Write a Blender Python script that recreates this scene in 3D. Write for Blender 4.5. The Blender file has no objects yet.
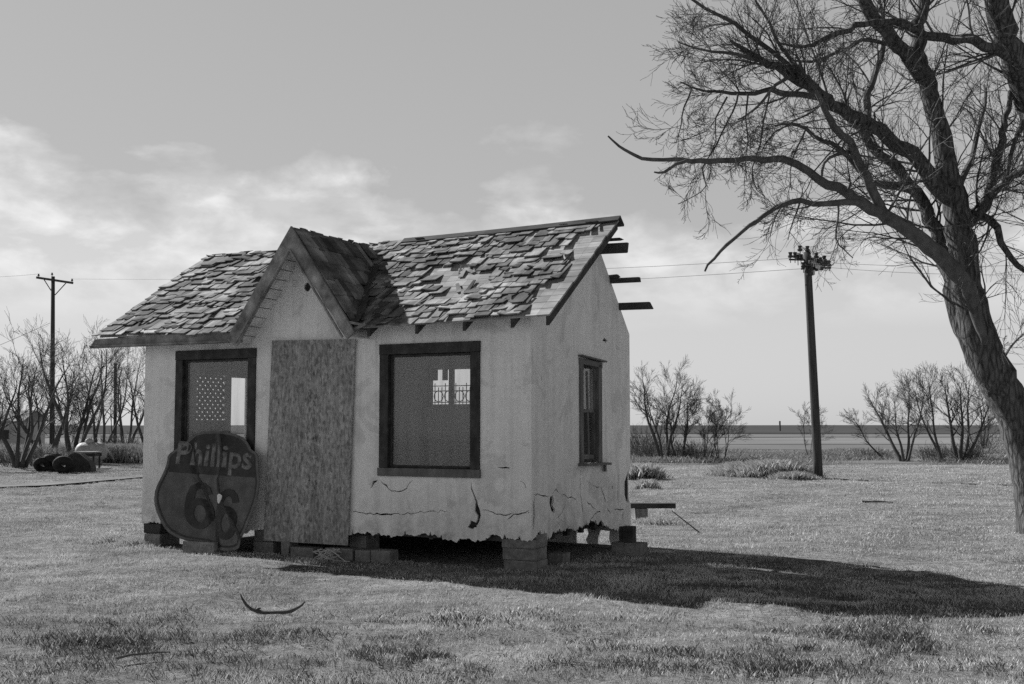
import bpy, bmesh, math, random
import numpy as np
from mathutils import Vector, Matrix, noise
from mathutils.geometry import delaunay_2d_cdt

R = math.radians
scene = bpy.context.scene
COL = scene.collection
F = 1140.0
HC = 1.62
PITCH = math.atan2(83.7, F)
CP, SP = math.cos(PITCH), math.sin(PITCH)
CAM = Vector((0, 0, HC))

# ------------------------------------------------------------------ measuring
def ray(px, py):
    x, y, z = (px - 512) / F, 1.0, -(py - 342) / F
    return Vector((x, y * CP - z * SP, y * SP + z * CP))
def hit(px, py, p0, n):
    d = ray(px, py)
    return CAM + d * ((p0 - CAM).dot(n) / d.dot(n))
def gp(px, py, z=0.0):
    return hit(px, py, Vector((0, 0, z)), Vector((0, 0, 1)))
def atY(px, py, Y):
    return hit(px, py, Vector((0, Y, 0)), Vector((0, 1, 0)))

TH = R(27.3)
UX = Vector((math.cos(TH), -math.sin(TH), 0))
VX = Vector((math.sin(TH), math.cos(TH), 0))
P0 = gp(531.5, 571)
def w2h(p):
    q = p - P0
    return Vector((q.dot(UX), q.dot(VX), q.z))
def h2w(u, v, z):
    return P0 + UX * u + VX * v + Vector((0, 0, z))
def uz(px, py, v=0.0):
    q = w2h(hit(px, py, P0 + VX * v, VX)); return q.x, q.z
def vz(px, py, u=0.0):
    q = w2h(hit(px, py, P0 + UX * u, UX)); return q.y, q.z

# ------------------------------------------------------------------ materials
def newmat(name):
    m = bpy.data.materials.new(name); m.use_nodes = True
    nt = m.node_tree; nt.nodes.clear()
    return m, nt
def N(nt, t, **kw):
    n = nt.nodes.new(t)
    for k, v in kw.items():
        if k.startswith('i_'): n.inputs[k[2:].replace('_', ' ')].default_value = v
        else: setattr(n, k, v)
    return n
def math_(nt, op, a, b=None, c=None, clamp=False):
    n = nt.nodes.new('ShaderNodeMath'); n.operation = op; n.use_clamp = clamp
    for i, x in enumerate((a, b, c)):
        if x is None: continue
        if isinstance(x, (int, float)): n.inputs[i].default_value = x
        else: nt.links.new(x, n.inputs[i])
    return n.outputs[0]
def noise_(nt, vec, scale, detail=6, rough=.6, dist=0.0):
    n = nt.nodes.new('ShaderNodeTexNoise'); n.inputs['Scale'].default_value = scale
    n.inputs['Detail'].default_value = detail; n.inputs['Roughness'].default_value = rough
    n.inputs['Distortion'].default_value = dist
    nt.links.new(vec, n.inputs['Vector']); return n.outputs[0]
def rng_(nt, x, a, b, c, d):
    n = nt.nodes.new('ShaderNodeMapRange'); n.clamp = True
    nt.links.new(x, n.inputs[0])
    for i, v in zip((1, 2, 3, 4), (a, b, c, d)): n.inputs[i].default_value = v
    return n.outputs[0]
def coords(nt, stretch=(1, 1, 1)):
    tc = nt.nodes.new('ShaderNodeTexCoord'); mp = nt.nodes.new('ShaderNodeMapping')
    mp.inputs['Scale'].default_value = stretch
    nt.links.new(tc.outputs['Object'], mp.inputs[0]); return mp.outputs[0]
def finish(nt, m, val, rough, bump_src=None, bump=.3, dist=.01, spec=.25, metal=0.0):
    bs = nt.nodes.new('ShaderNodeBsdfPrincipled'); out = nt.nodes.new('ShaderNodeOutputMaterial')
    bs.inputs['Roughness'].default_value = rough
    bs.inputs['Specular IOR Level'].default_value = spec
    bs.inputs['Metallic'].default_value = metal
    cc = nt.nodes.new('ShaderNodeCombineColor')
    for i in range(3): nt.links.new(val, cc.inputs[i])
    nt.links.new(cc.outputs[0], bs.inputs['Base Color'])
    if bump_src is not None:
        b = nt.nodes.new('ShaderNodeBump'); b.inputs['Strength'].default_value = bump
        b.inputs['Distance'].default_value = dist
        nt.links.new(bump_src, b.inputs['Height']); nt.links.new(b.outputs[0], bs.inputs['Normal'])
    nt.links.new(bs.outputs[0], out.inputs[0])
    return m
def mat(name, lo, hi, scale=8, rough=.9, bump=.3, bscale=None, stretch=(1, 1, 1), island=0.0, big=None, dist=.01, spec=.25, metal=0.0, detail=6):
    m, nt = newmat(name)
    v = coords(nt, stretch)
    n1 = noise_(nt, v, scale, detail)
    val = rng_(nt, n1, .3, .7, lo, hi)
    if big:
        n2 = noise_(nt, coords(nt), big[0], 4)
        val = math_(nt, 'MULTIPLY', val, rng_(nt, n2, .35, .65, big[1], big[2]))
    if island:
        g = nt.nodes.new('ShaderNodeNewGeometry')
        val = math_(nt, 'MULTIPLY', val, rng_(nt, g.outputs['Random Per Island'], 0, 1, 1 - island, 1 + island))
    n3 = noise_(nt, v, bscale or scale * 3, 8, .7)
    return finish(nt, m, val, rough, n3, bump, dist, spec, metal)

M = {}
# weathered wood
M['shingle'] = mat('weathered_shingle', .085, .29, 9, .95, .6, 30, (1, .25, .25), island=.6, big=(1.4, .5, 1.5), dist=.006)
M['sheathing'] = mat('weathered_sheathing', .17, .42, 7, .95, .5, 26, (.15, 1, 1), island=.25, big=(2, .75, 1.2), dist=.005)
M['oldwood'] = mat('old_painted_wood', .10, .34, 9, .85, .5, 30, (.6, 1, .6), island=.12, big=(3, .6, 1.3), dist=.004)
M['darkwood'] = mat('dark_wood', .03, .08, 10, .9, .5, 30, (.3, 1, 1), island=.2, dist=.004)
M['lath'] = mat('tar_paper_and_lath', .012, .05, 14, .95, .6, 30, (.3, 1, 2.5), dist=.01)
M['trim'] = mat('dark_window_paint', .018, .042, 14, .6, .5, 40, (1, 1, .3), dist=.003, big=(9, .8, 1.7))
M['sash'] = mat('faded_window_paint', .08, .17, 14, .7, .5, 40, (1, 1, .3), dist=.003)
M['paint'] = mat('weathered_pale_paint', .55, .72, 6, .85, .3, 30, big=(3, .8, 1.1))
M['white'] = mat('bright_hole_white', .7, .8, 6, .6)
M['interior'] = mat('interior_plaster', .30, .42, 3, .95, .3, 20)
M['floorwood'] = mat('floor_boards', .05, .12, 5, .9)
M['flash'] = mat('valley_metal', .06, .12, 6, .6, .3)
M['block'] = mat('concrete_block', .15, .30, 18, .95, .6, 60, dist=.006, big=(3, .7, 1.15), island=.15)
M['pole'] = mat('creosote_pole', .03, .09, 8, .9, .5, 30, (1.5, 1.5, .12), dist=.01)
M['insul'] = mat('dark_insulator', .02, .04, 5, .4)
M['wire'] = mat('wire', .03, .05, 5, .6)
M['bark2'] = mat('thin_bark', .07, .17, 6, .95, .5, 20, dist=.01)
M['twig'] = mat('twig_bark', .06, .13, 3, .95, .2, 10)
M['bgbark'] = mat('distant_bark', .05, .11, 1, .95, .2, 4)
M['deadwood'] = mat('barkless_limb', .06, .15, 9, .85, .6, 28, (1, 1, .5), dist=.006)
M['rubber'] = mat('old_rubber', .012, .03, 8, .8, .4, 30)
M['rust'] = mat('dark_rusty_metal', .02, .06, 6, .8, .4, 20)
M['tank'] = mat('tank_paint', .30, .48, 4, .55, .2, 10)
M['whitewall'] = mat('white_siding', .38, .5, 2, .85, .2, 10, (1, 1, 8))
M['twine'] = mat('pale_twine', .45, .6, 20, .9)
M['weed'] = mat('dry_weed', .22, .36, 2, .95, .1, 5, island=.35)
M['brush'] = mat('brush_twigs', .06, .16, 2, .95, .1, 5, island=.35)
M['signpale'] = mat('faded_sign_lettering', .12, .24, 14, .6, .2, 30, big=(9, .6, 1.2), dist=.002)
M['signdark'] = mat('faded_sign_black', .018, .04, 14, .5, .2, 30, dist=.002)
M['signface'] = mat('faded_sign_orange', .07, .12, 10, .5, .25, 25, dist=.002, big=(4, .75, 1.15))
M['signrim'] = mat('sign_rim', .07, .14, 12, .5, .2, 30, dist=.002)

def plaster():
    m, nt = newmat('cracked_white_stucco')
    v = coords(nt)
    val = rng_(nt, noise_(nt, v, 1.1, 5, .6), .3, .7, .74, .88)
    val = math_(nt, 'MULTIPLY', val, rng_(nt, noise_(nt, v, 7, 6, .7), .3, .75, 1.06, .90))
    # rain streaks and splash dirt near the hem
    vs = coords(nt, (9, 9, .45))
    val = math_(nt, 'MULTIPLY', val, rng_(nt, noise_(nt, vs, 1.2, 5, .65), .46, .78, 1.0, .80))
    # old patching: broad areas of slightly darker coating with definite edges, and mud stains along the hem
    val = math_(nt, 'MULTIPLY', val, rng_(nt, noise_(nt, v, 1.6, 6, .62, .8), .56, .585, 1.0, .86))
    sz = nt.nodes.new('ShaderNodeSeparateXYZ'); nt.links.new(v, sz.inputs[0])
    hemk = math_(nt, 'MULTIPLY', rng_(nt, sz.outputs['Z'], .3, 1.0, 1, 0), rng_(nt, noise_(nt, v, 5, 8, .75), .42, .68, 0, .42))
    val = math_(nt, 'MULTIPLY', val, math_(nt, 'SUBTRACT', 1.0, hemk))
    # hairline crazing
    vo = nt.nodes.new('ShaderNodeTexVoronoi'); vo.feature = 'DISTANCE_TO_EDGE'; vo.inputs['Scale'].default_value = 1.7
    wv = nt.nodes.new('ShaderNodeVectorMath'); wv.operation = 'ADD'
    nz = nt.nodes.new('ShaderNodeTexNoise'); nz.inputs['Scale'].default_value = 3.0; nz.inputs['Detail'].default_value = 6
    nt.links.new(v, nz.inputs['Vector'])
    sc = nt.nodes.new('ShaderNodeVectorMath'); sc.operation = 'SCALE'; sc.inputs['Scale'].default_value = .35
    nt.links.new(nz.outputs['Color'], sc.inputs[0])
    nt.links.new(v, wv.inputs[0]); nt.links.new(sc.outputs[0], wv.inputs[1]); nt.links.new(wv.outputs[0], vo.inputs['Vector'])
    line = rng_(nt, vo.outputs['Distance'], .0, .006, 1, 0)
    gate = rng_(nt, noise_(nt, v, .9, 2), .52, .6, 0, 1)
    sep = nt.nodes.new('ShaderNodeSeparateXYZ'); nt.links.new(v, sep.inputs[0])
    low = rng_(nt, sep.outputs['Z'], 1.0, 1.5, 1, .0)
    k = math_(nt, 'MULTIPLY', math_(nt, 'MULTIPLY', line, gate), low)
    val = math_(nt, 'MULTIPLY', val, math_(nt, 'SUBTRACT', 1.0, math_(nt, 'MULTIPLY', k, .55)))
    bh = math_(nt, 'ADD', noise_(nt, v, 60, 6, .7), math_(nt, 'MULTIPLY', noise_(nt, v, 6, 5), 1.5))
    return finish(nt, m, val, .95, bh, .35, .006)
M['plaster'] = plaster()

def osb():
    m, nt = newmat('osb_strands')
    outs = []
    for st, rot in (((44, 44, 14), .35), ((52, 52, 17), -.4), ((34, 34, 34), .7)):
        tc = nt.nodes.new('ShaderNodeTexCoord'); mp = nt.nodes.new('ShaderNodeMapping')
        mp.inputs['Scale'].default_value = st; mp.inputs['Rotation'].default_value = (0, rot, 0)
        nt.links.new(tc.outputs['Object'], mp.inputs[0])
        vo = nt.nodes.new('ShaderNodeTexVoronoi'); vo.inputs['Scale'].default_value = 1.0
        vo.inputs['Randomness'].default_value = 1.0
        nt.links.new(mp.outputs[0], vo.inputs['Vector'])
        s = nt.nodes.new('ShaderNodeSeparateColor'); nt.links.new(vo.outputs['Color'], s.inputs[0])
        outs.append(s.outputs[0])
    a = math_(nt, 'ADD', math_(nt, 'ADD', outs[0], outs[1]), math_(nt, 'MULTIPLY', outs[2], .8))
    val = rng_(nt, a, .3, 2.5, .14, .46)
    v = coords(nt)
    val = math_(nt, 'MULTIPLY', val, rng_(nt, noise_(nt, coords(nt, (5, 5, .5)), 1.5, 5), .4, .7, 1.05, .72))
    # row of washed-out ink stamps down the middle of the sheet
    sep = nt.nodes.new('ShaderNodeSeparateXYZ'); nt.links.new(v, sep.inputs[0])
    mid = rng_(nt, math_(nt, 'ABSOLUTE', math_(nt, 'SUBTRACT', sep.outputs['X'], 0.06)), .07, .11, 1, 0)
    w = rng_(nt, noise_(nt, coords(nt, (14, 14, 9)), 1.4, 4, .8), .5, .62, 0, 1)
    g = rng_(nt, noise_(nt, coords(nt, (.01, .01, 2.4)), 1.0, 1), .46, .5, 0, 1)
    val = math_(nt, 'MULTIPLY', val, math_(nt, 'SUBTRACT', 1.0, math_(nt, 'MULTIPLY', math_(nt, 'MULTIPLY', mid, math_(nt, 'MULTIPLY', w, g)), .6)))
    return finish(nt, m, val, .9, a, .3, .002)
M['osb'] = osb()

def bark():
    m, nt = newmat('furrowed_bark')
    v = coords(nt, (1, 1, .22))
    a = noise_(nt, v, 17, 7, .65, .6)
    vo = nt.nodes.new('ShaderNodeTexVoronoi'); vo.inputs['Scale'].default_value = 14; vo.feature = 'DISTANCE_TO_EDGE'
    nt.links.new(v, vo.inputs['Vector'])
    f = rng_(nt, vo.outputs['Distance'], 0, .25, 0, 1)
    h = math_(nt, 'ADD', a, math_(nt, 'MULTIPLY', f, .28))
    val = rng_(nt, h, .42, .95, .025, .17)
    return finish(nt, m, val, .95, h, 1.0, .035)
M['bark'] = bark()

def glass():
    m, nt = newmat('dusty_glass')
    tr = nt.nodes.new('ShaderNodeBsdfTransparent'); gl = nt.nodes.new('ShaderNodeBsdfGlossy'); df = nt.nodes.new('ShaderNodeBsdfDiffuse')
    gl.inputs['Roughness'].default_value = .06
    v = coords(nt, (6, 6, .5))
    d = rng_(nt, noise_(nt, v, 1.5, 5), .35, .75, .10, .28)
    df.inputs['Color'].default_value = (.42, .42, .42, 1)
    ge = nt.nodes.new('ShaderNodeNewGeometry'); dp = nt.nodes.new('ShaderNodeVectorMath'); dp.operation = 'DOT_PRODUCT'
    nt.links.new(ge.outputs['Normal'], dp.inputs[0]); nt.links.new(ge.outputs['Incoming'], dp.inputs[1])
    fz = math_(nt, 'ADD', .045, math_(nt, 'MULTIPLY', math_(nt, 'POWER', math_(nt, 'SUBTRACT', 1.0, math_(nt, 'ABSOLUTE', dp.outputs['Value'])), 5.0), .95))
    m1 = nt.nodes.new('ShaderNodeMixShader'); m2 = nt.nodes.new('ShaderNodeMixShader')
    nt.links.new(fz, m1.inputs[0]); nt.links.new(tr.outputs[0], m1.inputs[1]); nt.links.new(gl.outputs[0], m1.inputs[2])
    nt.links.new(d, m2.inputs[0]); nt.links.new(m1.outputs[0], m2.inputs[1]); nt.links.new(df.outputs[0], m2.inputs[2])
    o = nt.nodes.new('ShaderNodeOutputMaterial'); nt.links.new(m2.outputs[0], o.inputs[0])
    return m
M['glass'] = glass()

def ground_mat():
    m, nt = newmat('dry_lawn_soil')
    v = coords(nt)
    a = noise_(nt, v, 9, 9, .75)
    b = noise_(nt, v, .55, 5, .6)
    c = noise_(nt, coords(nt, (.25, 1, 1)), 2.6, 6, .65)
    val = rng_(nt, a, .3, .7, .12, .38)
    val = math_(nt, 'MULTIPLY', val, rng_(nt, b, .35, .65, .75, 1.18))
    val = math_(nt, 'MULTIPLY', val, rng_(nt, c, .3, .6, .7, 1.1))
    h = math_(nt, 'ADD', a, math_(nt, 'MULTIPLY', noise_(nt, v, 38, 6, .7), .6))
    h = math_(nt, 'ADD', h, math_(nt, 'MULTIPLY', noise_(nt, coords(nt, (.45, 1, 1)), 3.2, 5, .7), 1.6))
    return finish(nt, m, val, 1.0, h, .85, .06, 0.0)
M['ground'] = ground_mat()
def field(name, lo, hi, s):
    return mat(name, lo, hi, s, 1.0, .4, s * 4, (.12, 1, 1), big=(.03, .85, 1.12), dist=.1, spec=0.0)
M['plowed'] = field('plowed_earth', .065, .09, .05)
M['stubble'] = field('stubble', .14, .19, .08)
M['pasture'] = field('pasture', .13, .22, .25)
M['pale'] = field('pale_stubble', .17, .22, .12)
M['track'] = mat('dirt_track', .17, .31, 3, 1.0, .4, 20, (.3, 1, 1), spec=0.0, big=(1.0, .7, 1.1))

def grass_mat():
    m, nt = newmat('grass_blades')
    at = nt.nodes.new('ShaderNodeAttribute'); at.attribute_name = 'tone'
    val = at.outputs['Fac']
    bs = nt.nodes.new('ShaderNodeBsdfDiffuse'); tl = nt.nodes.new('ShaderNodeBsdfTranslucent')
    mx = nt.nodes.new('ShaderNodeMixShader'); mx.inputs[0].default_value = .2
    cc = nt.nodes.new('ShaderNodeCombineColor')
    for i in range(3): nt.links.new(val, cc.inputs[i])
    nt.links.new(cc.outputs[0], bs.inputs[0]); nt.links.new(cc.outputs[0], tl.inputs[0])
    nt.links.new(bs.outputs[0], mx.inputs[1]); nt.links.new(tl.outputs[0], mx.inputs[2])
    o = nt.nodes.new('ShaderNodeOutputMaterial'); nt.links.new(mx.outputs[0], o.inputs[0])
    return m
M['grass'] = grass_mat()

# ------------------------------------------------------------------ builders
class MB:
    def __init__(s): s.v = []; s.f = []; s.m = []; s.cur = 0
    def add(s, vs, fs):
        o = len(s.v); s.v.extend(tuple(p) for p in vs)
        for f in fs: s.f.append(tuple(i + o for i in f)); s.m.append(s.cur)
    def hexa(s, p):      # 8 corners: bottom 0-3 ccw, top 4-7 ccw
        s.add(p, [(3, 2, 1, 0), (4, 5, 6, 7), (0, 1, 5, 4), (1, 2, 6, 5), (2, 3, 7, 6), (3, 0, 4, 7)])
    def box(s, x0, x1, y0, y1, z0, z1):
        s.hexa([(x0, y0, z0), (x1, y0, z0), (x1, y1, z0), (x0, y1, z0), (x0, y0, z1), (x1, y0, z1), (x1, y1, z1), (x0, y1, z1)])
    def bar(s, a, b, w, h, up=(0, 0, 1)):
        a = Vector(a); b = Vector(b); d = (b - a).normalized(); up = Vector(up)
        sx = d.cross(up).normalized() * (w / 2); sy = sx.cross(d).normalized() * (h / 2)
        s.hexa([a - sx - sy, a + sx - sy, b + sx - sy, b - sx - sy, a - sx + sy, a + sx + sy, b + sx + sy, b - sx + sy])
    def tube(s, pts, rad, sides=6, cap=True, rough=0.0, rs=None):
        pts = [Vector(p) for p in pts]; n = len(pts)
        if not isinstance(rad, (list, tuple)): rad = [rad] * n
        o = len(s.v); ref = None
        for i, p in enumerate(pts):
            d = (pts[min(i + 1, n - 1)] - pts[max(i - 1, 0)])
            if d.length < 1e-9: d = Vector((0, 0, 1))
            d.normalize()
            if ref is None:
                ref = d.orthogonal().normalized()
            ref = (ref - d * ref.dot(d))
            if ref.length < 1e-6: ref = d.orthogonal()
            ref.normalize(); b = d.cross(ref)
            for k in range(sides):
                t = 2 * math.pi * k / sides
                off = ref * math.cos(t) + b * math.sin(t)
                rr = rad[i]
                if rough: rr *= 1 + rough * noise.noise((p + off * rad[i] * 1.0) * (rs or 3.0)) + rough * .6 * noise.noise(Vector((k * 2.3, i * .15, 7)))
                s.v.append(tuple(p + off * rr))
        for i in range(n - 1):
            for k in range(sides):
                k2 = (k + 1) % sides
                s.f.append((o + i * sides + k, o + i * sides + k2, o + (i + 1) * sides + k2, o + (i + 1) * sides + k)); s.m.append(s.cur)
        if cap:
            s.f.append(tuple(o + k for k in range(sides))[::-1]); s.m.append(s.cur)
            s.f.append(tuple(o + (n - 1) * sides + k for k in range(sides))); s.m.append(s.cur)
    def lathe(s, c, prof, axis='z', sides=16):
        c = Vector(c); rings = []
        for r, h in prof:
            ring = []
            for k in range(sides):
                t = 2 * math.pi * k / sides; a, b = r * math.cos(t), r * math.sin(t)
                off = {'z': (a, b, h), 'x': (h, a, b), 'y': (a, h, b)}[axis]
                ring.append(c + Vector(off))
            rings.append(ring)
        vs = [p for r in rings for p in r]; fs = []
        for i in range(len(rings) - 1):
            for k in range(sides):
                k2 = (k + 1) % sides
                fs.append((i * sides + k, i * sides + k2, (i + 1) * sides + k2, (i + 1) * sides + k))
        fs.append(tuple(range(sides))[::-1]); fs.append(tuple((len(rings) - 1) * sides + k for k in range(sides)))
        s.add(vs, fs)
    def build(s, name, mats, parent=None, world=False, smooth=False, bevel=0.0):
        me = bpy.data.meshes.new(name)
        off = parent.location if (world and parent is not None) else Vector((0, 0, 0))
        vs = [(p[0] - off[0], p[1] - off[1], p[2] - off[2]) for p in s.v] if world else s.v
        me.from_pydata(vs, [], s.f)
        if not isinstance(mats, (list, tuple)): mats = [mats]
        for m in mats: me.materials.append(m)
        if len(mats) > 1: me.polygons.foreach_set('material_index', s.m)
        if smooth: me.polygons.foreach_set('use_smooth', [True] * len(me.polygons))
        me.update()
        o = bpy.data.objects.new(name, me); COL.objects.link(o)
        if parent is not None: o.parent = parent
        if bevel:
            b = o.modifiers.new('bevel', 'BEVEL'); b.width = bevel; b.segments = 2; b.limit_method = 'ANGLE'
        return o

def thing(name, label, cat, loc=(0, 0, 0), rotz=0.0, group=None):
    o = bpy.data.objects.new(name, None); COL.objects.link(o)
    o.location = loc; o.rotation_euler = (0, 0, rotz); o.empty_display_size = .2
    o['label'] = label; o['category'] = cat
    if group: o['group'] = group
    return o
def tag(o, label=None, cat=None, group=None, kind=None):
    if label: o['label'] = label
    if cat: o['category'] = cat
    if group: o['group'] = group
    if kind: o['kind'] = kind
    return o

def inside(p, poly):
    x, y = p; c = False; n = len(poly)
    for i in range(n):
        x1, y1 = poly[i]; x2, y2 = poly[(i + 1) % n]
        if (y1 > y) != (y2 > y) and x < (x2 - x1) * (y - y1) / (y2 - y1) + x1: c = not c
    return c
def slab(mb, outer, holes, to3d, thick):
    polys = [outer] + list(holes); vs = []; es = []
    for pl in polys:
        o = len(vs); vs.extend(Vector(p) for p in pl)
        es.extend((o + i, o + (i + 1) % len(pl)) for i in range(len(pl)))
    V, E, Fc, *_ = delaunay_2d_cdt(vs, es, [], 0, 1e-5)
    tris = []
    for f in Fc:
        c = sum((V[i] for i in f), Vector((0, 0))) / len(f)
        if inside(c, outer) and not any(inside(c, h) for h in holes): tris.append(tuple(f))
    n = len(V); cnt = {}
    for f in tris:
        for i in range(len(f)):
            a, b = f[i], f[(i + 1) % len(f)]
            cnt[(a, b)] = 1
    fs = [f for f in tris] + [tuple(i + n for i in f[::-1]) for f in tris]
    for (a, b) in cnt:
        if (b, a) not in cnt: fs.append((b, a, a + n, b + n))
    mb.add([to3d(p[0], p[1], 0) for p in V] + [to3d(p[0], p[1], thick) for p in V], fs)
def crack(pts, ws, rs):
    """thin tapered hole along a polyline of (a,b) points"""
    fine = []; fw = []
    for i in range(len(pts) - 1):
        a = Vector(pts[i]); b = Vector(pts[i + 1]); k = max(2, int((b - a).length / .045))
        nrm = Vector((-(b - a).y, (b - a).x)).normalized()
        for j in range(k):
            t = j / k; fine.append(a.lerp(b, t) + nrm * rs.uniform(-.015, .015)); fw.append(ws[i] * (1 - t) + ws[i + 1] * t)
    fine.append(Vector(pts[-1])); fw.append(ws[-1])
    L = []; Rr = []
    for i in range(1, len(fine) - 1):
        d = (fine[i + 1] - fine[i - 1]).normalized(); nn = Vector((-d.y, d.x)); w = (fw[i] * 1.35 + .002) * rs.uniform(.6, 1.5) / 2
        L.append(tuple(fine[i] + nn * w)); Rr.append(tuple(fine[i] - nn * w))
    return [tuple(fine[0])] + L + [tuple(fine[-1])] + Rr[::-1]
def ragged(pts, step, amp, rs):
    out = []
    for i in range(len(pts) - 1):
        a = Vector(pts[i]); b = Vector(pts[i + 1]); k = max(1, int((b - a).length / step))
        for j in range(k):
            p = a.lerp(b, j / k)
            if not (i == 0 and j == 0):
                p.y += amp * 1.5 * noise.noise(Vector((p.x * 3.1, 1.7, amp * 90))) * 1.6 + amp * 1.5 * noise.noise(Vector((p.x * 11, 5.7, 2))) + amp * 1.3 * noise.noise(Vector((p.x * 31, 9.7, 4))) + rs.uniform(-.35, .35) * amp
                p.x += rs.uniform(-.3, .3) * step
                if rs.random() < .03: p.y += amp * 2.5
            out.append(tuple(p))
    out.append(tuple(pts[-1])); return out
def rect(a, b, c, d): return [(a, b), (c, b), (c, d), (a, d)]

# ================================================================== HOUSE
rs = random.Random(5)
house = thing('abandoned_cottage', 'small abandoned white stucco cottage with broken shingle roof raised on blocks', 'building', P0, -TH)
W = -uz(142.5, 480)[0]
D = vz(630.5, 480)[0]
EF, EC = .30, .36
ur, ze = uz(549.5, 314, -EF)                  # right eave corner
vr, zr = vz(618, 219.5, ur)                     # ridge at the right rake
ule, zle = uz(99, 338, -EF)
TAN = (zr - ze) / (vr + EF); PHI = math.atan(TAN); CPH, SPH = math.cos(PHI), math.sin(PHI)
SL = (vr + EF) / CPH
ulr = uz(212, 254, vr)[0]
ROOFTH = .05
print('house W %.2f D %.2f eave(u %.2f z %.2f) zle %.2f ridge v %.2f z %.2f ule %.2f ulr %.2f pitch %.1f' % (W, D, ur, ze, zle, vr, zr, ule, ulr, math.degrees(PHI)), 'zrl', uz(212, 254, vr)[1])
vre, zre = vz(632, 335, 0)
print('rear eave', vre, zre, 'P0', P0)
def sag(u):   # the old roof sags between its ends
    t = (u - ulr) / (ur - ulr); return -.045 * math.sin(max(0, min(1, t)) * math.pi)
def rp(u, s, h=0.0):
    return Vector((u, -EF + s * CPH - h * SPH, ze + s * SPH + h * CPH + sag(u)))
uA, zA = uz(292.5, 228, -EC)
uL, zL = uz(228, 341, -EC)
uR, zR = uz(356, 334, -EC)
print('cross apex', uA, zA, 'L', uL, zL, 'R', uR, zR)

# ---- walls
z0 = ze + EF * TAN - .07      # wall top under the roof at the front
def bot(px, py): return uz(px, py, 0)
bottom_px = [(531, 541), (505, 541), (497, 536), (480, 541), (468, 538), (455, 541), (440, 537), (425, 535), (405, 534), (392, 535), (378, 533), (365, 535), (350, 534), (300, 531), (262, 529), (250, 528), (246, 532), (235, 530), (200, 526), (160, 523), (142.5, 522)]
hem = [bot(*p) for p in bottom_px]; hem[0] = (0.0, hem[0][1]); hem[-1] = (-W, hem[-1][1])
hem = ragged(hem, .016, .020, rs)
slopeR = (zA - zR) / (uR - uA); slopeL = (zA - zL) / (uA - uL)
ztop = zA - .06
gl = [(-W, z0), (uA - (ztop - z0) / slopeL, z0), (uA, ztop), (uA + (ztop - z0) / slopeR, z0), (0, z0)]
front_outer = hem + gl
w2 = [uz(381.5, 346), uz(479, 341.5), uz(480, 476), uz(380, 476)]
w2 = rect((w2[0][0] + w2[3][0]) / 2, (w2[2][1] + w2[3][1]) / 2, (w2[1][0] + w2[2][0]) / 2, (w2[0][1] + w2[1][1]) / 2)
w1a = uz(177.5, 351.5); w1b = uz(256, 349.5)
w1 = rect(w1a[0], w2[0][1], w1b[0], (w1a[1] + w1b[1]) / 2)
dr = [uz(275, 342), uz(350, 530)]; door_hole = rect(dr[0][0] + .06, .45, dr[1][0] - .03, dr[0][1] - .08)
def grow_(r, d): return rect(r[0][0] - d, r[0][1] - d, r[2][0] + d, r[2][1] + d)
vent_u, vent_z = uz(307.5, 287)
vent = [(vent_u + .052 * math.cos(a * math.pi / 6) * rs.uniform(.9, 1.1), vent_z + .058 * math.sin(a * math.pi / 6)) for a in range(12)]
def cf(pxs, ws): return crack([uz(*p) for p in pxs], ws, rs)
front_cracks = [
    cf([(421, 0), (421, 0)], [0, 0]) if False else cf([(471, 480), (474, 498), (478, 510), (479, 521), (474, 527)], [.005, .012, .034, .03, .01]),
    cf([(468, 528), (472, 525), (477, 527)], [.03, .055, .03]),
    cf([(369, 488), (374, 483), (378, 479.5)], [.006, .016, .008]),
    cf([(380, 480), (386, 486), (392, 491), (398, 492), (406, 488), (413, 480)], [.012, .010, .009, .007, .005, .003]),
    cf([(352, 511), (370, 513.5), (384, 514.5), (398, 514.5), (424, 512), (448, 511)], [.004, .005, .012, .004, .004, .002]),
    cf([(481, 510), (490, 510.5), (500, 514.5), (506, 516), (514, 512)], [.004, .005, .006, .006, .003]),
    cf([(506, 519), (514, 515), (522, 512), (528, 511), (530, 513)], [.010, .007, .006, .008, .004]),
    cf([(497, 468), (506, 468.5), (511, 468)], [.004, .008, .004]),
    cf([(519, 480), (524, 485), (528, 489)], [.003, .006, .004]),
]
mb = MB()
slab(mb, front_outer, [w1, w2, door_hole, vent] + front_cracks, lambda a, b, h: Vector((a, h, b)), .028)
# side gable wall
v_bot = [vz(x, y) for x, y in [(531, 541), (536, 536), (541, 533), (546, 536), (552, 535), (560, 533), (567, 528), (575, 526), (585, 525), (593, 521), (600, 524), (608, 526), (616, 528), (622, 530), (630.5, 528)]]
v_bot[0] = (0.0295, v_bot[0][1]); v_bot[-1] = (D, v_bot[-1][1])
v_bot = ragged(v_bot, .018, .030, rs)
rear_edge = [(D, vz(630, 505)[1]), (D - .12, vz(630, 495)[1]), (D - .16, vz(630, 482)[1]), (D - .04, vz(630, 472)[1]), (D, vz(630, 468)[1])]
side_outer = v_bot + rear_edge + [(D, zre), (vr, zr - .034), (.0295, z0 + .034)]
ws_a = vz(579.5, 357); ws_b = vz(600, 361); ws_c = vz(600, 462); ws_d = vz(581, 464)
ws = rect(ws_a[0], (ws_c[1] + ws_d[1]) / 2, ws_b[0], (ws_a[1] + ws_b[1]) / 2)
def cs(pxs, w_): return crack([vz(*p) for p in pxs], w_, rs)
def blob(pxs): return [vz(*p) for p in pxs]
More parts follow.
